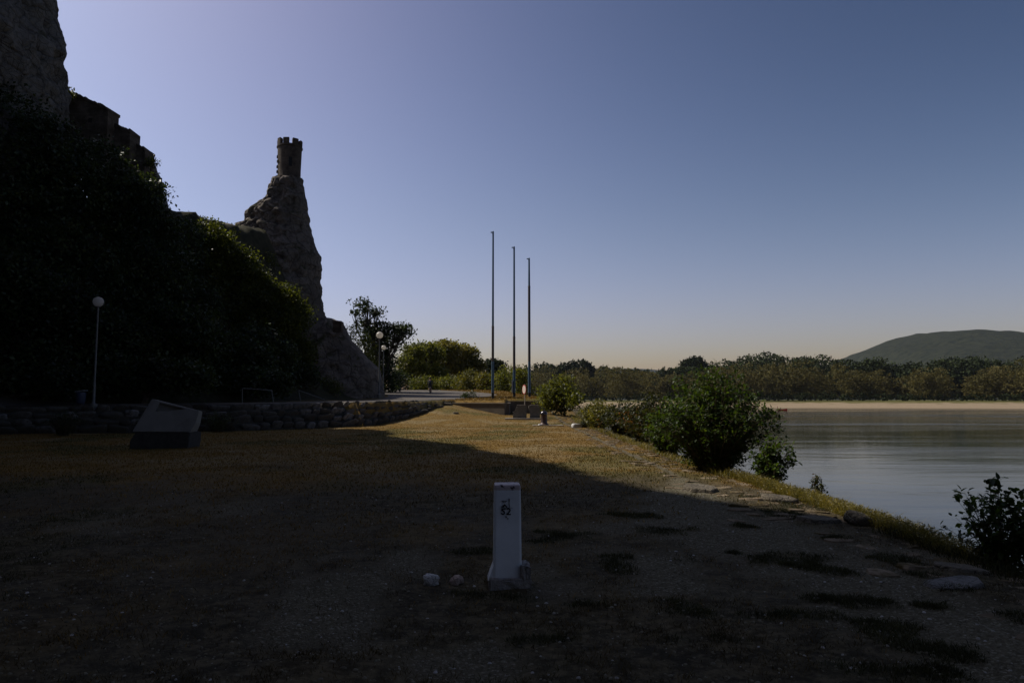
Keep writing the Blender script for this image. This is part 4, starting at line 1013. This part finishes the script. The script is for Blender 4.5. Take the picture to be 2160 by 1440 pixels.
# narrow traffic sign seen edge on
YS = 54.5; xs_ = Xat(1107, 850, YS)
so = empty('traffic_sign', (xs_, YS, tz(xs_, YS)), R(-68), label='red rimmed traffic sign seen almost edge on behind the left stone block', cat='sign')
hz = Zat(812, YS)-tz(xs_, YS)
MB().cone((0, 0, 0), (0, 0, hz), .03, .03, 10).build('post', plain('post_pale', (.4, .36, .3), .5, .4), so)
m = MB(); m.cone((0, -.06, hz-.33), (0, -.035, hz-.33), .36, .36, 32); m.build('disc', plain('sign_red', (.4, .05, .03), .4, .4, bump=.02), so)
m = MB(); m.cone((0, -.068, hz-.33), (0, -.062, hz-.33), .31, .31, 32); m.build('face', plain('sign_white', (.55, .46, .4), .4, .4, var=.05, bump=.02), so)

# ------------------------------------------------------------------ lamps
b = NB('opal_globe'); M['globe'] = b.bsdf((.5, .48, .45), .2, .5, trans=(.9, .86, .78), transfac=.55)
M['lamp_grey'] = plain('lamp_grey', (.1, .1, .095), .5, .4, .3, var=.15, scale=5, bump=.1)
def lamp(px, pyb, pyt, Y_, rpx, label, pxt=None):
    z0 = Zat(pyb, Y_); x = Xat(px, pyb, Y_); zt = Zat(pyt, Y_); r = rpx/F*Y_; H = zt-z0
    zg = tz(x, Y_); dz = z0-zg
    o = empty('street_lamp', (x, Y_, z0), label=label, cat='street lamp', group='globe street lamps along the road')
    MB().lathe((0, 0, 0), [(.2, -.3), (.2, .03), (.1, .06), (.075, .12), (.07, 1.0), (.055, 1.06), (.045, H-r*2.1)], 16).build('post', M['lamp_grey'], o, True)
    MB().lathe((0, 0, 0), [(.06, H-r*2.16), (.1, H-r*2.08), (.09, H-r*1.9)], 16).build('collar', M['lamp_grey'], o, True)
    MB().ball((0, 0, H-r), r, 4).build('globe', M['globe'], o, True)
lamp(197, 853, 626, 35.2, 10.6, 'globe lamp in deep shade at the left beside the litter bin')
lamp(799, 832, 699.5, 61, 7.2, 'globe lamp with larger sunlit globe beside the lower rock')
lamp(808, 829, 728, 75, 4.9, 'farther globe lamp just behind the larger sunlit one')

# litter bin
YL = 35.6; xl = Xat(170, 850, YL); lz = tz(xl, YL)
lb = empty('litter_bin', (xl, YL, lz), label='dark blue litter bin with pale tilted lid left of the nearest lamp', cat='litter bin')
MB().lathe((0, 0, 0), [(.16, .12), (.2, .2), (.23, .66), (.225, .68), (.2, .66), (.17, .24)], 20).build('body', plain('bin_blue', (.03, .04, .075), .5, .4), lb, True)
MB().cone((0, 0, 0), (0, 0, .14), .05, .04, 10).cone((0, 0, -.02), (0, 0, .02), .15, .15, 16).build('foot', M['iron'], lb)
MB().box((0, 0, .74), (.44, .42, .03), bevel=.01, rot=Matrix.Rotation(R(-8), 4, 'Y')).build('lid', plain('lid_pale', (.3, .3, .31), .5, .4), lb)

# railings
M['rail'] = plain('rail_grey', (.11, .11, .1), .55, .4, .2)
def railing(pts, label):
    c = pts[0]; o = empty('railing', c, label=label, cat='railing', group='pipe railings by the road')
    loc = [Vector(p)-Vector(c) for p in pts]
    m = MB(); m.tube([loc[1], loc[2]], .032, 10); m.build('top_rail', M['rail'], o)
    MB().tube([loc[0], loc[1]], .032, 10).build('leg', M['rail'], o)
    if len(loc) > 3: MB().tube([loc[2], loc[3]], .032, 10).build('leg', M['rail'], o)
railing([P(511, 852, 43.2), P(511, 819, 43.2), P(573, 823, 43.0), P(577, 850, 43.0)], 'low arched pipe railing at the back of the road in shade')
railing([P(634, 846, 49.5), P(630, 823, 49.5), P(685, 843, 49.8)], 'tilted pipe railing sloping down to the pale round bush')

# ------------------------------------------------------------------ carved monument stone
YM = 24.0
mo = empty('monument', (Xat(352, 945, YM), YM, 0), label='pale carved stone monument block tilted on a dark plinth', cat='monument')
def mp_(px, py): p = P(px, py, YM); return (p.x-mo.location.x, p.z)
mo.location.z = 0
def cut_recess(o, poly):
    c = MB().prism(poly, -1.2, -.02).build('cutter', None)
    md = o.modifiers.new('cut', 'BOOLEAN'); md.object = c; md.operation = 'DIFFERENCE'; md.solver = 'EXACT'
    bpy.context.view_layer.update(); c.location = mo.location; bpy.context.view_layer.update()
    me2 = bpy.data.meshes.new_from_object(o.evaluated_get(bpy.context.evaluated_depsgraph_get()))
    o.modifiers.clear(); o.data = me2; bpy.data.objects.remove(c)
bm = bmesh.new()
outl = [(293, 909), (413, 910), (421, 893), (426, 866), (322, 841)]
fv = [bm.verts.new((mp_(*q)[0], -.45+.35*(mp_(*q)[1]-.55), mp_(*q)[1])) for q in outl]
bv = [bm.verts.new((mp_(*q)[0]*.93-.05, .35, mp_(*q)[1]-.03)) for q in outl]
n = len(fv); ff = bm.faces.new(fv); bm.faces.new(list(reversed(bv)))
for k in range(n): bm.faces.new((fv[k], bv[k], bv[(k+1) % n], fv[(k+1) % n]))
bmesh.ops.recalc_face_normals(bm, faces=bm.faces)
bmesh.ops.bevel(bm, geom=[e for e in bm.edges], offset=.02, segments=2, affect='EDGES')
# (the sunk recess under the sloping top edge is cut below)
mm = MB(); mm.bm.free(); mm.bm = bm; mm.build('carved_block', plain('monument_stone', (.18, .172, .155), .85, .2, var=.12, scale=3, bump=.3, dirt=(.13, .125, .11)), mo)
cut_recess(mo.children[0], [mp_(334, 867), mp_(356, 868), mp_(396, 862), mp_(340, 849)])
m = MB(); pl = [(-.95, -.1), (.9, -.1), (.95, .25), (.9, mp_(0, 911)[1]), (-.88, mp_(0, 911)[1]), (-.98, .3)]
m.prism([(mp_(287, 950)[0], -.1), (mp_(407, 950)[0], -.1), (mp_(410, 930)[0], .22), (mp_(412, 911)[0], mp_(0, 911)[1]+.01), (mp_(300, 911)[0], mp_(0, 911)[1]+.01), (mp_(287, 925)[0], .25)], -.42, .5)
bmesh.ops.bevel(m.bm, geom=list(m.bm.edges), offset=.03, segments=2, affect='EDGES')
m.build('plinth', plain('plinth_dark', (.05, .047, .043), .9, .15), mo)

# ------------------------------------------------------------------ boundary post
b = NB('post_paint'); v = b.coord()
n1 = b.noise(v, 9, 8, .7, .3); n2 = b.noise(v, 45, 5, .7); n3 = b.noise(v, 3, 5, .6)
sp = b.n('SeparateXYZ'); b.l(v, sp.inputs[0])
c = b.mix(b.rng(n3, .35, .7), (.64, .66, .68), (.5, .52, .54))
band = b.math('MULTIPLY', b.rng(sp.outputs[2], .818, .822), b.rng(sp.outputs[2], .872, .876, 1, 0))
c = b.mix(b.math('MULTIPLY', band, .75), c, (.34, .25, .24))
lo = b.noise(v, 24, 4, .6); chips = b.math('MULTIPLY', b.rng(lo, .585, .61), band)
c = b.mix(chips, c, (.03, .025, .025))
sc_ = b.math('MULTIPLY', b.rng(n2, .66, .7), b.rng(n1, .5, .55)); c = b.mix(sc_, c, (.18, .17, .16))
dirtb = b.rng(b.math('ADD', sp.outputs[2], b.math('MULTIPLY', n1, .12)), .04, .16, 1, 0); c = b.mix(b.math('MULTIPLY', dirtb, .45), c, (.35, .34, .33))
M['post_paint'] = b.bsdf(c, .6, .3, 0, b.bump(n2, .25, .006))
YP = 6.28; xp = Xat(1069.5, 1200, YP)
po = empty('boundary_post', (xp, YP, tz(xp, YP)), R(3), label='white painted square boundary post marked XI over 52 in the foreground', cat='boundary post')
zt = Zat(1019, YP)-po.location.z; hw = 29/F*YP; zs = Zat(1193, YP)-po.location.z
m = MB(); m.box((0, 0, zt/2+.01), (2*hw, 2*hw*.95, zt-.02), bevel=.02); 
for v_ in m.bm.verts:
    if v_.co.z > zt-.03: v_.co.x *= .93; v_.co.y *= .93
# flare at the left foot
m.build('shaft', M['post_paint'], po)
zf = zs+.03
m = MB(); m.prism([(-hw-.045, zf-.13), (-hw+.004, zf-.13), (-hw+.004, zf+.0), (-hw-.012, zf-.04)], -.1, .1); m.build('foot_flare', M['post_paint'], po)
M['footing'] = plain('footing', (.27, .25, .235), .95, .1, var=.25, scale=14, bump=.8, bd=.02, dirt=(.17, .155, .13))
m = MB(); m.box((.02, .0, zf-.22), (2*hw+.11, 2*hw+.06, .24), bevel=.02); bmesh.ops.subdivide_edges(m.bm, edges=m.bm.edges[:], cuts=3, use_grid_fill=True)
for v_ in m.bm.verts: v_.co += Vector((random.uniform(-1, 1), random.uniform(-1, 1), random.uniform(-1, 1)))*.007
m.build('footing', M['footing'], po)
m = MB(); m.box((hw+.03, -.03, zf-.1), (.085, 2*hw+.0, .2), bevel=.012); bmesh.ops.subdivide_edges(m.bm, edges=m.bm.edges[:], cuts=3, use_grid_fill=True)
for v_ in m.bm.verts: v_.co += Vector((random.uniform(-1, 1), random.uniform(-1, 1), random.uniform(-1, 1)-(1.5 if v_.co.z > zf-.03 and v_.co.x > hw+.05 else 0)))*.007
m.build('broken_sleeve', M['footing'], po)
# writing
M['paint_black'] = plain('paint_black', (.015, .015, .016), .6, .3, bump=.02)
M['paint_faded'] = plain('paint_faded', (.1, .1, .105), .7, .2, bump=.02)
yf = -hw*.95-.0015
def pxz(px, py): return ((px-1069.5)/F*YP, Zat(py, YP)-po.location.z)
def stroke(m, pts, w_=.006):
    w_ *= 1.25
    for a, b_ in zip(pts[:-1], pts[1:]):
        a = Vector((a[0], yf, a[1])); b_ = Vector((b_[0], yf, b_[1])); d = b_-a; ang = math.atan2(d.z, d.x)
        m.box((a+b_)/2, (d.length+w_*.6, .002, w_), rot=Matrix.Rotation(-ang, 4, 'Y'))
K = lambda q: [pxz(1030+a/14.4, 1010+b_/14.4) for a, b_ in q]
m = MB()
stroke(m, K([(400, 785), (480, 715), (545, 785)]), .008)
stroke(m, K([(440, 790), (480, 735)]), .006)
m.build('numeral', M['paint_black'], po)
m = MB(); stroke(m, K([(385, 810), (710, 812)]), .0025); m.build('fraction_bar', M['paint_black'], po)
m = MB(); stroke(m, K([(610, 540), (612, 620)]), .007); m.build('numeral', M['paint_black'], po)
m = MB(); stroke(m, K([(395, 605), (540, 605)]), .005); stroke(m, K([(420, 615), (455, 655), (500, 640), (530, 612)]), .004); m.build('numeral', M['paint_faded'], po)
m = MB(); stroke(m, K([(608, 640), (612, 700), (625, 790)]), .005)
m.build('numeral', M['paint_faded'], po)
m = MB()
stroke(m, K([(500, 845), (400, 850), (400, 880), (455, 905), (478, 950), (460, 990), (430, 1000), (385, 970)]), .0085)
m.build('numeral', M['paint_black'], po); m = MB()
stroke(m, K([(545, 850), (590, 830), (635, 855), (640, 890), (610, 935), (545, 1003), (650, 1003)]), .0085)
m.build('numeral', M['paint_black'], po)
m = MB(); stroke(m, K([(515, 1078), (540, 1078)]), .009); m.build('paint_spot', M['paint_faded'], po)
m = MB(); stroke(m, K([(562, 1130), (585, 1130)]), .008); m.build('paint_spot', M['paint_faded'], po)

# ------------------------------------------------------------------ cyclist
YC = 75.0; xc = Xat(907, 832, YC); zc = float(terrain(np.array([xc]), np.array([YC]), False)[0])+.04
M['rubber'] = plain('rubber', (.02, .02, .02), .7, .3); M['bike'] = plain('bike_paint', (.05, .05, .07), .35, .5)
bk = empty('bicycle', (xc, YC, zc), R(4), label='dark bicycle ridden away along the road', cat='bicycle')
for yy in (-.52, .52):
    wh_ = MB().torus((0, yy, .34), .31, .025, 'X').build('wheel', M['rubber'], bk)
    mr = MB().torus((0, yy, .34), .28, .01, 'X')
    for k in range(8):
        a = math.pi*k/8; mr.cone((0, yy-.28*math.cos(a), .34-.28*math.sin(a)), (0, yy+.28*math.cos(a), .34+.28*math.sin(a)), .003, .003, 4)
    mr.build('rim', M['lamp_grey'], wh_)
MB().tube([(0, -.52, .34), (0, -.1, .3), (0, .38, .82), (0, -.12, .82), (0, -.1, .3)], .018, 8).tube([(0, -.12, .82), (0, -.52, .34)], .014, 8).tube([(0, .38, .82), (0, .52, .34)], .016, 8).build('frame', M['bike'], bk)
MB().tube([(0, .36, .9), (0, .37, 1.02), (0, .38, .82)], .015, 8).tube([(-.27, .28, 1.02), (-.2, .38, 1.03), (.2, .38, 1.03), (.27, .28, 1.02)], .014, 8).build('handlebar', M['bike'], bk)
MB().box((0, -.17, .96), (.14, .26, .05), bevel=.02).cone((0, -.12, .8), (0, -.16, .95), .014, .014, 8).build('saddle', M['rubber'], bk)
MB().tube([(-.17, -.05, .42), (-.08, -.05, .42), (-.07, -.1, .3), (.07, -.1, .3), (.08, -.12, .18), (.17, -.12, .18)], .014, 6).build('crank', M['bike'], bk)
def skin(name, V, E, Rr, mats, parent, root=0, sub=2):
    me = bpy.data.meshes.new(name); me.from_pydata(V, E, []); me.update()
    o = link(name, me, mats, parent)
    md = o.modifiers.new('skin', 'SKIN'); md.use_smooth_shade = True; md.branch_smoothing = .6
    for i, r in enumerate(Rr): me.skin_vertices[0].data[i].radius = (r if hasattr(r, '__len__') else (r, r))
    me.skin_vertices[0].data[root].use_root = True
    o.modifiers.new('sub', 'SUBSURF').levels = sub; o.modifiers['sub'].render_levels = sub
    dg = bpy.context.evaluated_depsgraph_get(); me2 = bpy.data.meshes.new_from_object(o.evaluated_get(dg))
    o.modifiers.clear(); o.data = me2
    for p in me2.polygons: p.use_smooth = True
    return o
b = NB('body_clothes'); v = b.coord(); sp = b.n('SeparateXYZ'); b.l(v, sp.inputs[0])
skinc = (.28, .15, .1); z_ = sp.outputs[2]; ax = b.math('ABSOLUTE', sp.outputs[0])
jacket = b.math('MULTIPLY', b.rng(z_, .86, .865), b.rng(z_, 1.46, 1.465, 1, 0))
shorts = b.math('MULTIPLY', b.rng(z_, .62, .625), b.rng(z_, .86, .865, 1, 0))
shoe = b.rng(z_, .3, .305, 1, 0)
c = b.mix(jacket, skinc, (.03, .032, .045)); c = b.mix(shorts, c, (.05, .05, .055)); c = b.mix(b.rng(z_, .22, .225, 1, 0), c, (.06, .03, .025))
M['body'] = b.bsdf(c, .8, .2)
ps = empty('person', (xc, YC, zc), R(4), label='cyclist in a dark jacket and shorts riding away along the road', cat='person')
BV = [(0, -.16, 1.02), (0, -.12, 1.18), (0, -.02, 1.36), (0, .04, 1.48), (0, .07, 1.56), (0, .09, 1.66), (0, .1, 1.75),
      (-.1, -.13, .98), (-.13, .12, .8), (-.12, .05, .58), (-.13, -.05, .44), (-.13, .08, .41),
      (.1, -.13, .98), (.12, .14, .62), (.12, .05, .42), (.13, -.12, .21), (.13, .02, .18),
      (-.19, .0, 1.42), (-.25, .12, 1.22), (-.26, .27, 1.06), (-.25, .33, 1.04),
      (.19, .0, 1.42), (.25, .12, 1.22), (.26, .27, 1.06), (.25, .33, 1.04)]
BE = [(0, 1), (1, 2), (2, 3), (3, 4), (4, 5), (5, 6), (0, 7), (7, 8), (8, 9), (9, 10), (10, 11), (0, 12), (12, 13), (13, 14), (14, 15), (15, 16), (2, 17), (17, 18), (18, 19), (19, 20), (2, 21), (21, 22), (22, 23), (23, 24)]
BR = [.15, .15, .17, .08, .065, .09, .07, .1, .08, .055, .04, .035, .1, .08, .055, .04, .035, .075, .055, .04, .032, .075, .055, .04, .032]
body = skin('body', BV, BE, BR, M['body'], ps)
MB().ball((0, .075, 1.7), .112, 3, (1, 1.1, .95)).build('hair', plain('hair_dark', (.02, .017, .015), .7), ps, True)
for s_ in (-1, 1):
    for k in range(4): MB().cone((s_*(.24+k*.018-.02), .33, 1.045), (s_*(.24+k*.018-.02), .375, 1.03), .01, .008, 6).build('finger', M['body'], ps)
    MB().cone((s_*.225, .3, 1.04), (s_*.215, .345, 1.0), .011, .009, 6).build('thumb', M['body'], ps)

# small red boat by the far shore
YR = 285; xr = Xat(1650, 860, YR)
rb = empty('boat', (xr, YR, -2.5), R(8), label='small red boat with a raised stern post near the far sandbank', cat='boat')
bm = bmesh.new(); rows = []
for t in np.linspace(-1, 1, 15):
    wd = .62*(1-abs(t)**3)+.03; zz = .38+.35*(abs(t)**3)
    rows.append([bm.verts.new((t*2.1, s_*wd*k_, z2)) for s_, k_, z2 in ((-1, 1, zz), (-1, .75, .05), (0, 0, -.12), (1, .75, .05), (1, 1, zz))])
for a, b_ in zip(rows[:-1], rows[1:]):
    for j in range(4): bm.faces.new((a[j], b_[j], b_[j+1], a[j+1]))
bmesh.ops.solidify(bm, geom=list(bm.faces), thickness=.05)
mm = MB(); mm.bm.free(); mm.bm = bm; mm.build('hull', plain('boat_red', (.3, .05, .03), .5, .4), rb)
MB().cone((-1.9, 0, .5), (-2.05, 0, 1.7), .12, .06, 10).build('stern_post', plain('boat_post', (.22, .06, .04), .5, .4), rb)
for bx_ in (-.5, .7): MB().box((bx_, 0, .34), (.3, 1.0, .05)).build('bench', M['bark'], rb)

# ------------------------------------------------------------------ ground cover
def blades(name, Xb, Yb, h, wd, mat, seed, lean=.45, zoff=0.0, label='', extra=None):
    g = np.random.default_rng(seed); n = len(Xb)
    Zb = terrain(Xb, Yb)-.005+zoff + np.where((Yb < 16) & (Yb > 1), .012*fbm(Xb*7, Yb*7, 0, 3, 61)+.012*grass_mask(Xb, Yb), 0)
    a = g.uniform(0, 2*math.pi, n); dx, dy = np.cos(a), np.sin(a)
    b2 = g.uniform(0, 2*math.pi, n); hh = h*(.45+.9*g.random(n)); ll = hh*lean*(.4+1.1*g.random(n)); ww = wd*(.6+.7*g.random(n))
    p0 = np.stack([Xb-dx*ww, Yb-dy*ww, Zb], 1); p1 = np.stack([Xb+dx*ww, Yb+dy*ww, Zb], 1)
    mxx, myy = Xb+np.cos(b2)*ll*.4, Yb+np.sin(b2)*ll*.4
    p2 = np.stack([mxx+dx*ww*.7, myy+dy*ww*.7, Zb+hh*.6], 1); p3 = np.stack([mxx-dx*ww*.7, myy-dy*ww*.7, Zb+hh*.6], 1)
    p4 = np.stack([Xb+np.cos(b2)*ll, Yb+np.sin(b2)*ll, Zb+hh], 1)
    V = np.stack([p0, p1, p2, p3, p4], 1).reshape(-1, 3); i0 = np.arange(n)*5
    T = np.concatenate([np.stack([i0, i0+1, i0+2], 1), np.stack([i0, i0+2, i0+3], 1), np.stack([i0+3, i0+2, i0+4], 1)])
    return tag(link(name, mesh_np(name, V, T), M[mat]), label, 'grass', kind='stuff')
M['blade_dry'] = leaf_mat('blade_dry', (.105, .062, .014), (.185, .11, .028), (.27, .175, .052), .3, 1.2, .7, .2)
M['blade_green'] = leaf_mat('blade_green', (.035, .034, .009), (.07, .06, .016), (.12, .095, .026), .3, 1.5, .7, .2)
M['blade_shaded'] = leaf_mat('blade_shaded', (.028, .02, .009), (.07, .05, .022), (.13, .092, .042), .25, 1.2, .8, .15)  # dry grass darkened and dulled so its colour carries the foreground shade
M['blade_mat'] = leaf_mat('blade_mat', (.018, .02, .009), (.045, .046, .018), (.08, .07, .03), .25, 1.5, .8, .15)
def scatter(n, x0, x1, y0, y1, fn, seed, power=1.0):
    g = np.random.default_rng(seed); x = g.uniform(x0, x1, n); u = g.random(n)
    y = y0*(y1/y0)**(u**power)            # log spread: denser near the viewer
    x = x*np.ones(n); k = g.random(n) < fn(x, y); return x[k], y[k]
def wedge(x, y): return (np.abs(x) < y*.78+.4) & (x < edge_x(y)+.4)
X1, Y1 = scatter(470000, -11, 4.9, 3.2, 17.5, lambda x, y: (1-sstep(10, 17.5, y+3*fbm(x*.5, y*.5, 0, 3, 45)))*wedge(x, y)*np.maximum(grass_mask(x, y), .6*(1-gravel_mask(x, y)))*(.12+.88*sstep(-.05, .3, fbm(x*5, y*5, 0, 3, 88))), 1)
k = np.maximum(green_mask(X1, Y1), mat_mask(X1, Y1)) > np.random.default_rng(3).random(len(X1))
dryk = (~k) & (sstep(5, 18, Y1+8*fbm(X1*.35, Y1*.35, 0, 4, 120)) > np.random.default_rng(5).random(len(X1)))
blades('grass', X1[dryk], Y1[dryk], .035, .0024, 'blade_dry', 19, 1.0, label='dry yellow grass where the foreground turns into lawn')
k0 = k; kd = (~k) & (~dryk)
blades('grass', X1[kd], Y1[kd], .035, .0022, 'blade_shaded', 11, 1.0, label='short dry grass with the foreground shade in its colour')
blades('grass', X1[k], Y1[k], .045, .0026, 'blade_mat', 12, .8, label='short green grass tufts in the shaded foreground')
X2, Y2 = scatter(270000, -30, 4.9, 8.5, 62, lambda x, y: sstep(8.5, 18, y+4*fbm(x*.5, y*.5, 0, 3, 44))*wedge(x, y)*(y < wall_y(x)-.2)*(.2+.8*grass_mask(x, y)), 2)
k = green_mask(X2, Y2)*.7 > np.random.default_rng(4).random(len(X2))
dl = (~k) & (1-sstep(5, 20, Y2+8*fbm(X2*.35, Y2*.35, 0, 4, 120)) > np.random.default_rng(6).random(len(X2)))
blades('grass', X2[dl], Y2[dl], .045, .006, 'blade_shaded', 20, .9, label='dry grass with shade in its colour between the foreground and the lawn')
kx = k | dl
blades('grass', X2[~kx], Y2[~kx], .045, .009, 'blade_dry', 13, .8, label='dry brown grass of the meadow towards the wall and flagpoles')
blades('grass', X2[k], Y2[k], .05, .009, 'blade_green', 14, .8, label='greener grass patches of the meadow')
Xm = []; Ym = []; _g = np.random.default_rng(31)
for a_, b_, ra, rb in MATS:
    n_ = int(5200*min(1.5, ra*rb*6)+500); xx = a_+ra*1.2*_g.uniform(-1, 1, n_); yy = b_+rb*1.2*_g.uniform(-1, 1, n_); kk = mat_mask(xx, yy)*(.35+.65*sstep(-.2, .3, fbm(xx*7, yy*7, 0, 2, 67))) > _g.random(n_); Xm.append(xx[kk]); Ym.append(yy[kk])
Xm = np.concatenate(Xm); Ym = np.concatenate(Ym)
blades('ground_cover', Xm, Ym, .034, .0028, 'blade_mat', 33, .9, label='low dark creeping mats of ground cover in the gravel')
# yellow weeds on the bank slope
g = np.random.default_rng(9); Yw = g.uniform(7.6, 15.5, 9000); Xw = edge_x(Yw)+.12+g.random(9000)**1.4*1.0
kk = (fbm(Xw*2, Yw*2, 0, 3, 99) > -.35); Xw, Yw = Xw[kk], Yw[kk]
blades('bank_weeds', Xw, Yw, .2, .004, 'leaf_weed', 15, .9, label='yellow grass and weeds on the sunlit bank slope')
Pw = np.stack([Xw, Yw, terrain(Xw, Yw)], 1)[::2]; Pw = np.repeat(Pw, 8, 0)+np.c_[g.normal(size=(len(Pw)*8, 2))*.06, g.random(len(Pw)*8)*.22]
V, Fq = leaf_cards(Pw, .032, g=g, aspect=.35)
tag(link('bank_weeds', mesh_np('bank_weeds', V, Fq), M['leaf_weed']), 'small yellow leaves of the weeds on the sunlit bank slope', 'weeds', kind='stuff')
Y3 = g.uniform(15, 60, 15000); X3 = edge_x(Y3)+g.uniform(-.25, 1.0, 15000)
blades('bank_weeds', X3, Y3, .15, .008, 'leaf_weed', 16, .9, label='dry brown grass along the bank edge beneath the bushes')
Y4 = g.uniform(2.5, 9, 5000); X4 = edge_x(Y4)+g.uniform(-.15, 1.1, 5000)
blades('bank_weeds', X4, Y4, .14, .004, 'blade_mat', 17, .9, label='dark grass on the bank slope around the lower right bushes')
# terrace grass behind the concrete walls
Y5 = g.uniform(58, 92, 14000); X5 = g.uniform(-9, 4, 14000); kk = (~on_road(X5, Y5)) & (Y5 > wall_y(X5)+.5)
blades('grass', X5[kk], Y5[kk], .12, .03, 'blade_dry', 18, .8, label='dry grass on the terrace around the flagpoles')
# pebbles
def pebbles(n, seed, label, mat, smin, smax, fn, box_):
    g = np.random.default_rng(seed); x, y = scatter(n, *box_, fn, seed)
    m = len(x); z = terrain(x, y)+.012*fbm(x*7, y*7, 0, 3, 61)+.012*grass_mask(x, y)
    u = np.array([(1, 0, 0), (-.5, .87, 0), (-.5, -.87, 0), (0, 0, .7), (.5, -.5, .35), (.1, .75, .4), (-.6, 0, .35)])
    r = (smin+(smax-smin)*g.random(m)**3)[:, None]
    base = np.array([(math.cos(a), math.sin(a), 0) for a in np.arange(6)*math.pi/3]); top_ = base*.62; top_[:, 2] = .55
    ring = np.vstack([base, top_, [(0, 0, .68)]])
    ang = g.uniform(0, 6.28, m); ca, sa = np.cos(ang)[:, None], np.sin(ang)[:, None]
    sx = (.7+.7*g.random(m))[:, None]; J = 1+.3*(g.random((m, 13))-.5)
    X_ = ring[None, :, 0]*sx*J; Y_ = ring[None, :, 1]*J; Z_ = ring[None, :, 2]*J
    V = np.stack([x[:, None]+r*(X_*ca-Y_*sa), y[:, None]+r*(X_*sa+Y_*ca), z[:, None]-r*.1+r*Z_], -1).reshape(-1, 3)
    i0 = (np.arange(m)*13)[:, None]
    T = []
    for q in range(6):
        q2 = (q+1) % 6; T += [[q, q2, 6+q2], [q, 6+q2, 6+q], [6+q, 6+q2, 12]]
    T = (i0[:, :, None]+np.array(T)[None]).reshape(-1, 3)
    return tag(link('gravel', mesh_np('gravel', V, T), M[mat]), label, 'gravel', kind='stuff')
b = NB('pebble'); isl = b.n('NewGeometry').outputs['Random Per Island']
c = b.ramp(isl, [(0, (.06, .052, .034)), (.5, (.105, .093, .062)), (.9, (.155, .14, .1)), (.98, (.28, .27, .25)), (1, (.36, .35, .34))])
M['pebble'] = b.bsdf(c, .85, .2)
pebbles(60000, 21, 'small grey gravel scattered over the foreground', 'pebble', .004, .017, lambda x, y: wedge(x, y)*np.clip(gravel_mask(x, y)*.5+.35, 0, 1), (-7, 4.6, 3.2, 13))

# ------------------------------------------------------------------ haze
hb = bmesh.new(); bmesh.ops.create_cube(hb, size=1)
for v_ in hb.verts: v_.co = Vector((-1500 if v_.co.x < 0 else 7500, -1200 if v_.co.y < 0 else 9500, -6.0 if v_.co.z < 0 else 330.0))
me = bpy.data.meshes.new('haze'); hb.to_mesh(me); hb.free()
hm = bpy.data.materials.new('haze'); hm.use_nodes = True; hm.node_tree.nodes.clear()
ho = hm.node_tree.nodes.new('ShaderNodeOutputMaterial'); pv = hm.node_tree.nodes.new('ShaderNodeVolumePrincipled')
pv.inputs['Color'].default_value = (.75, .8, .95, 1); pv.inputs['Density'].default_value = .00003; pv.inputs['Anisotropy'].default_value = .2
hm.node_tree.links.new(pv.outputs[0], ho.inputs['Volume'])
tag(link('haze', me, hm), kind='stuff')
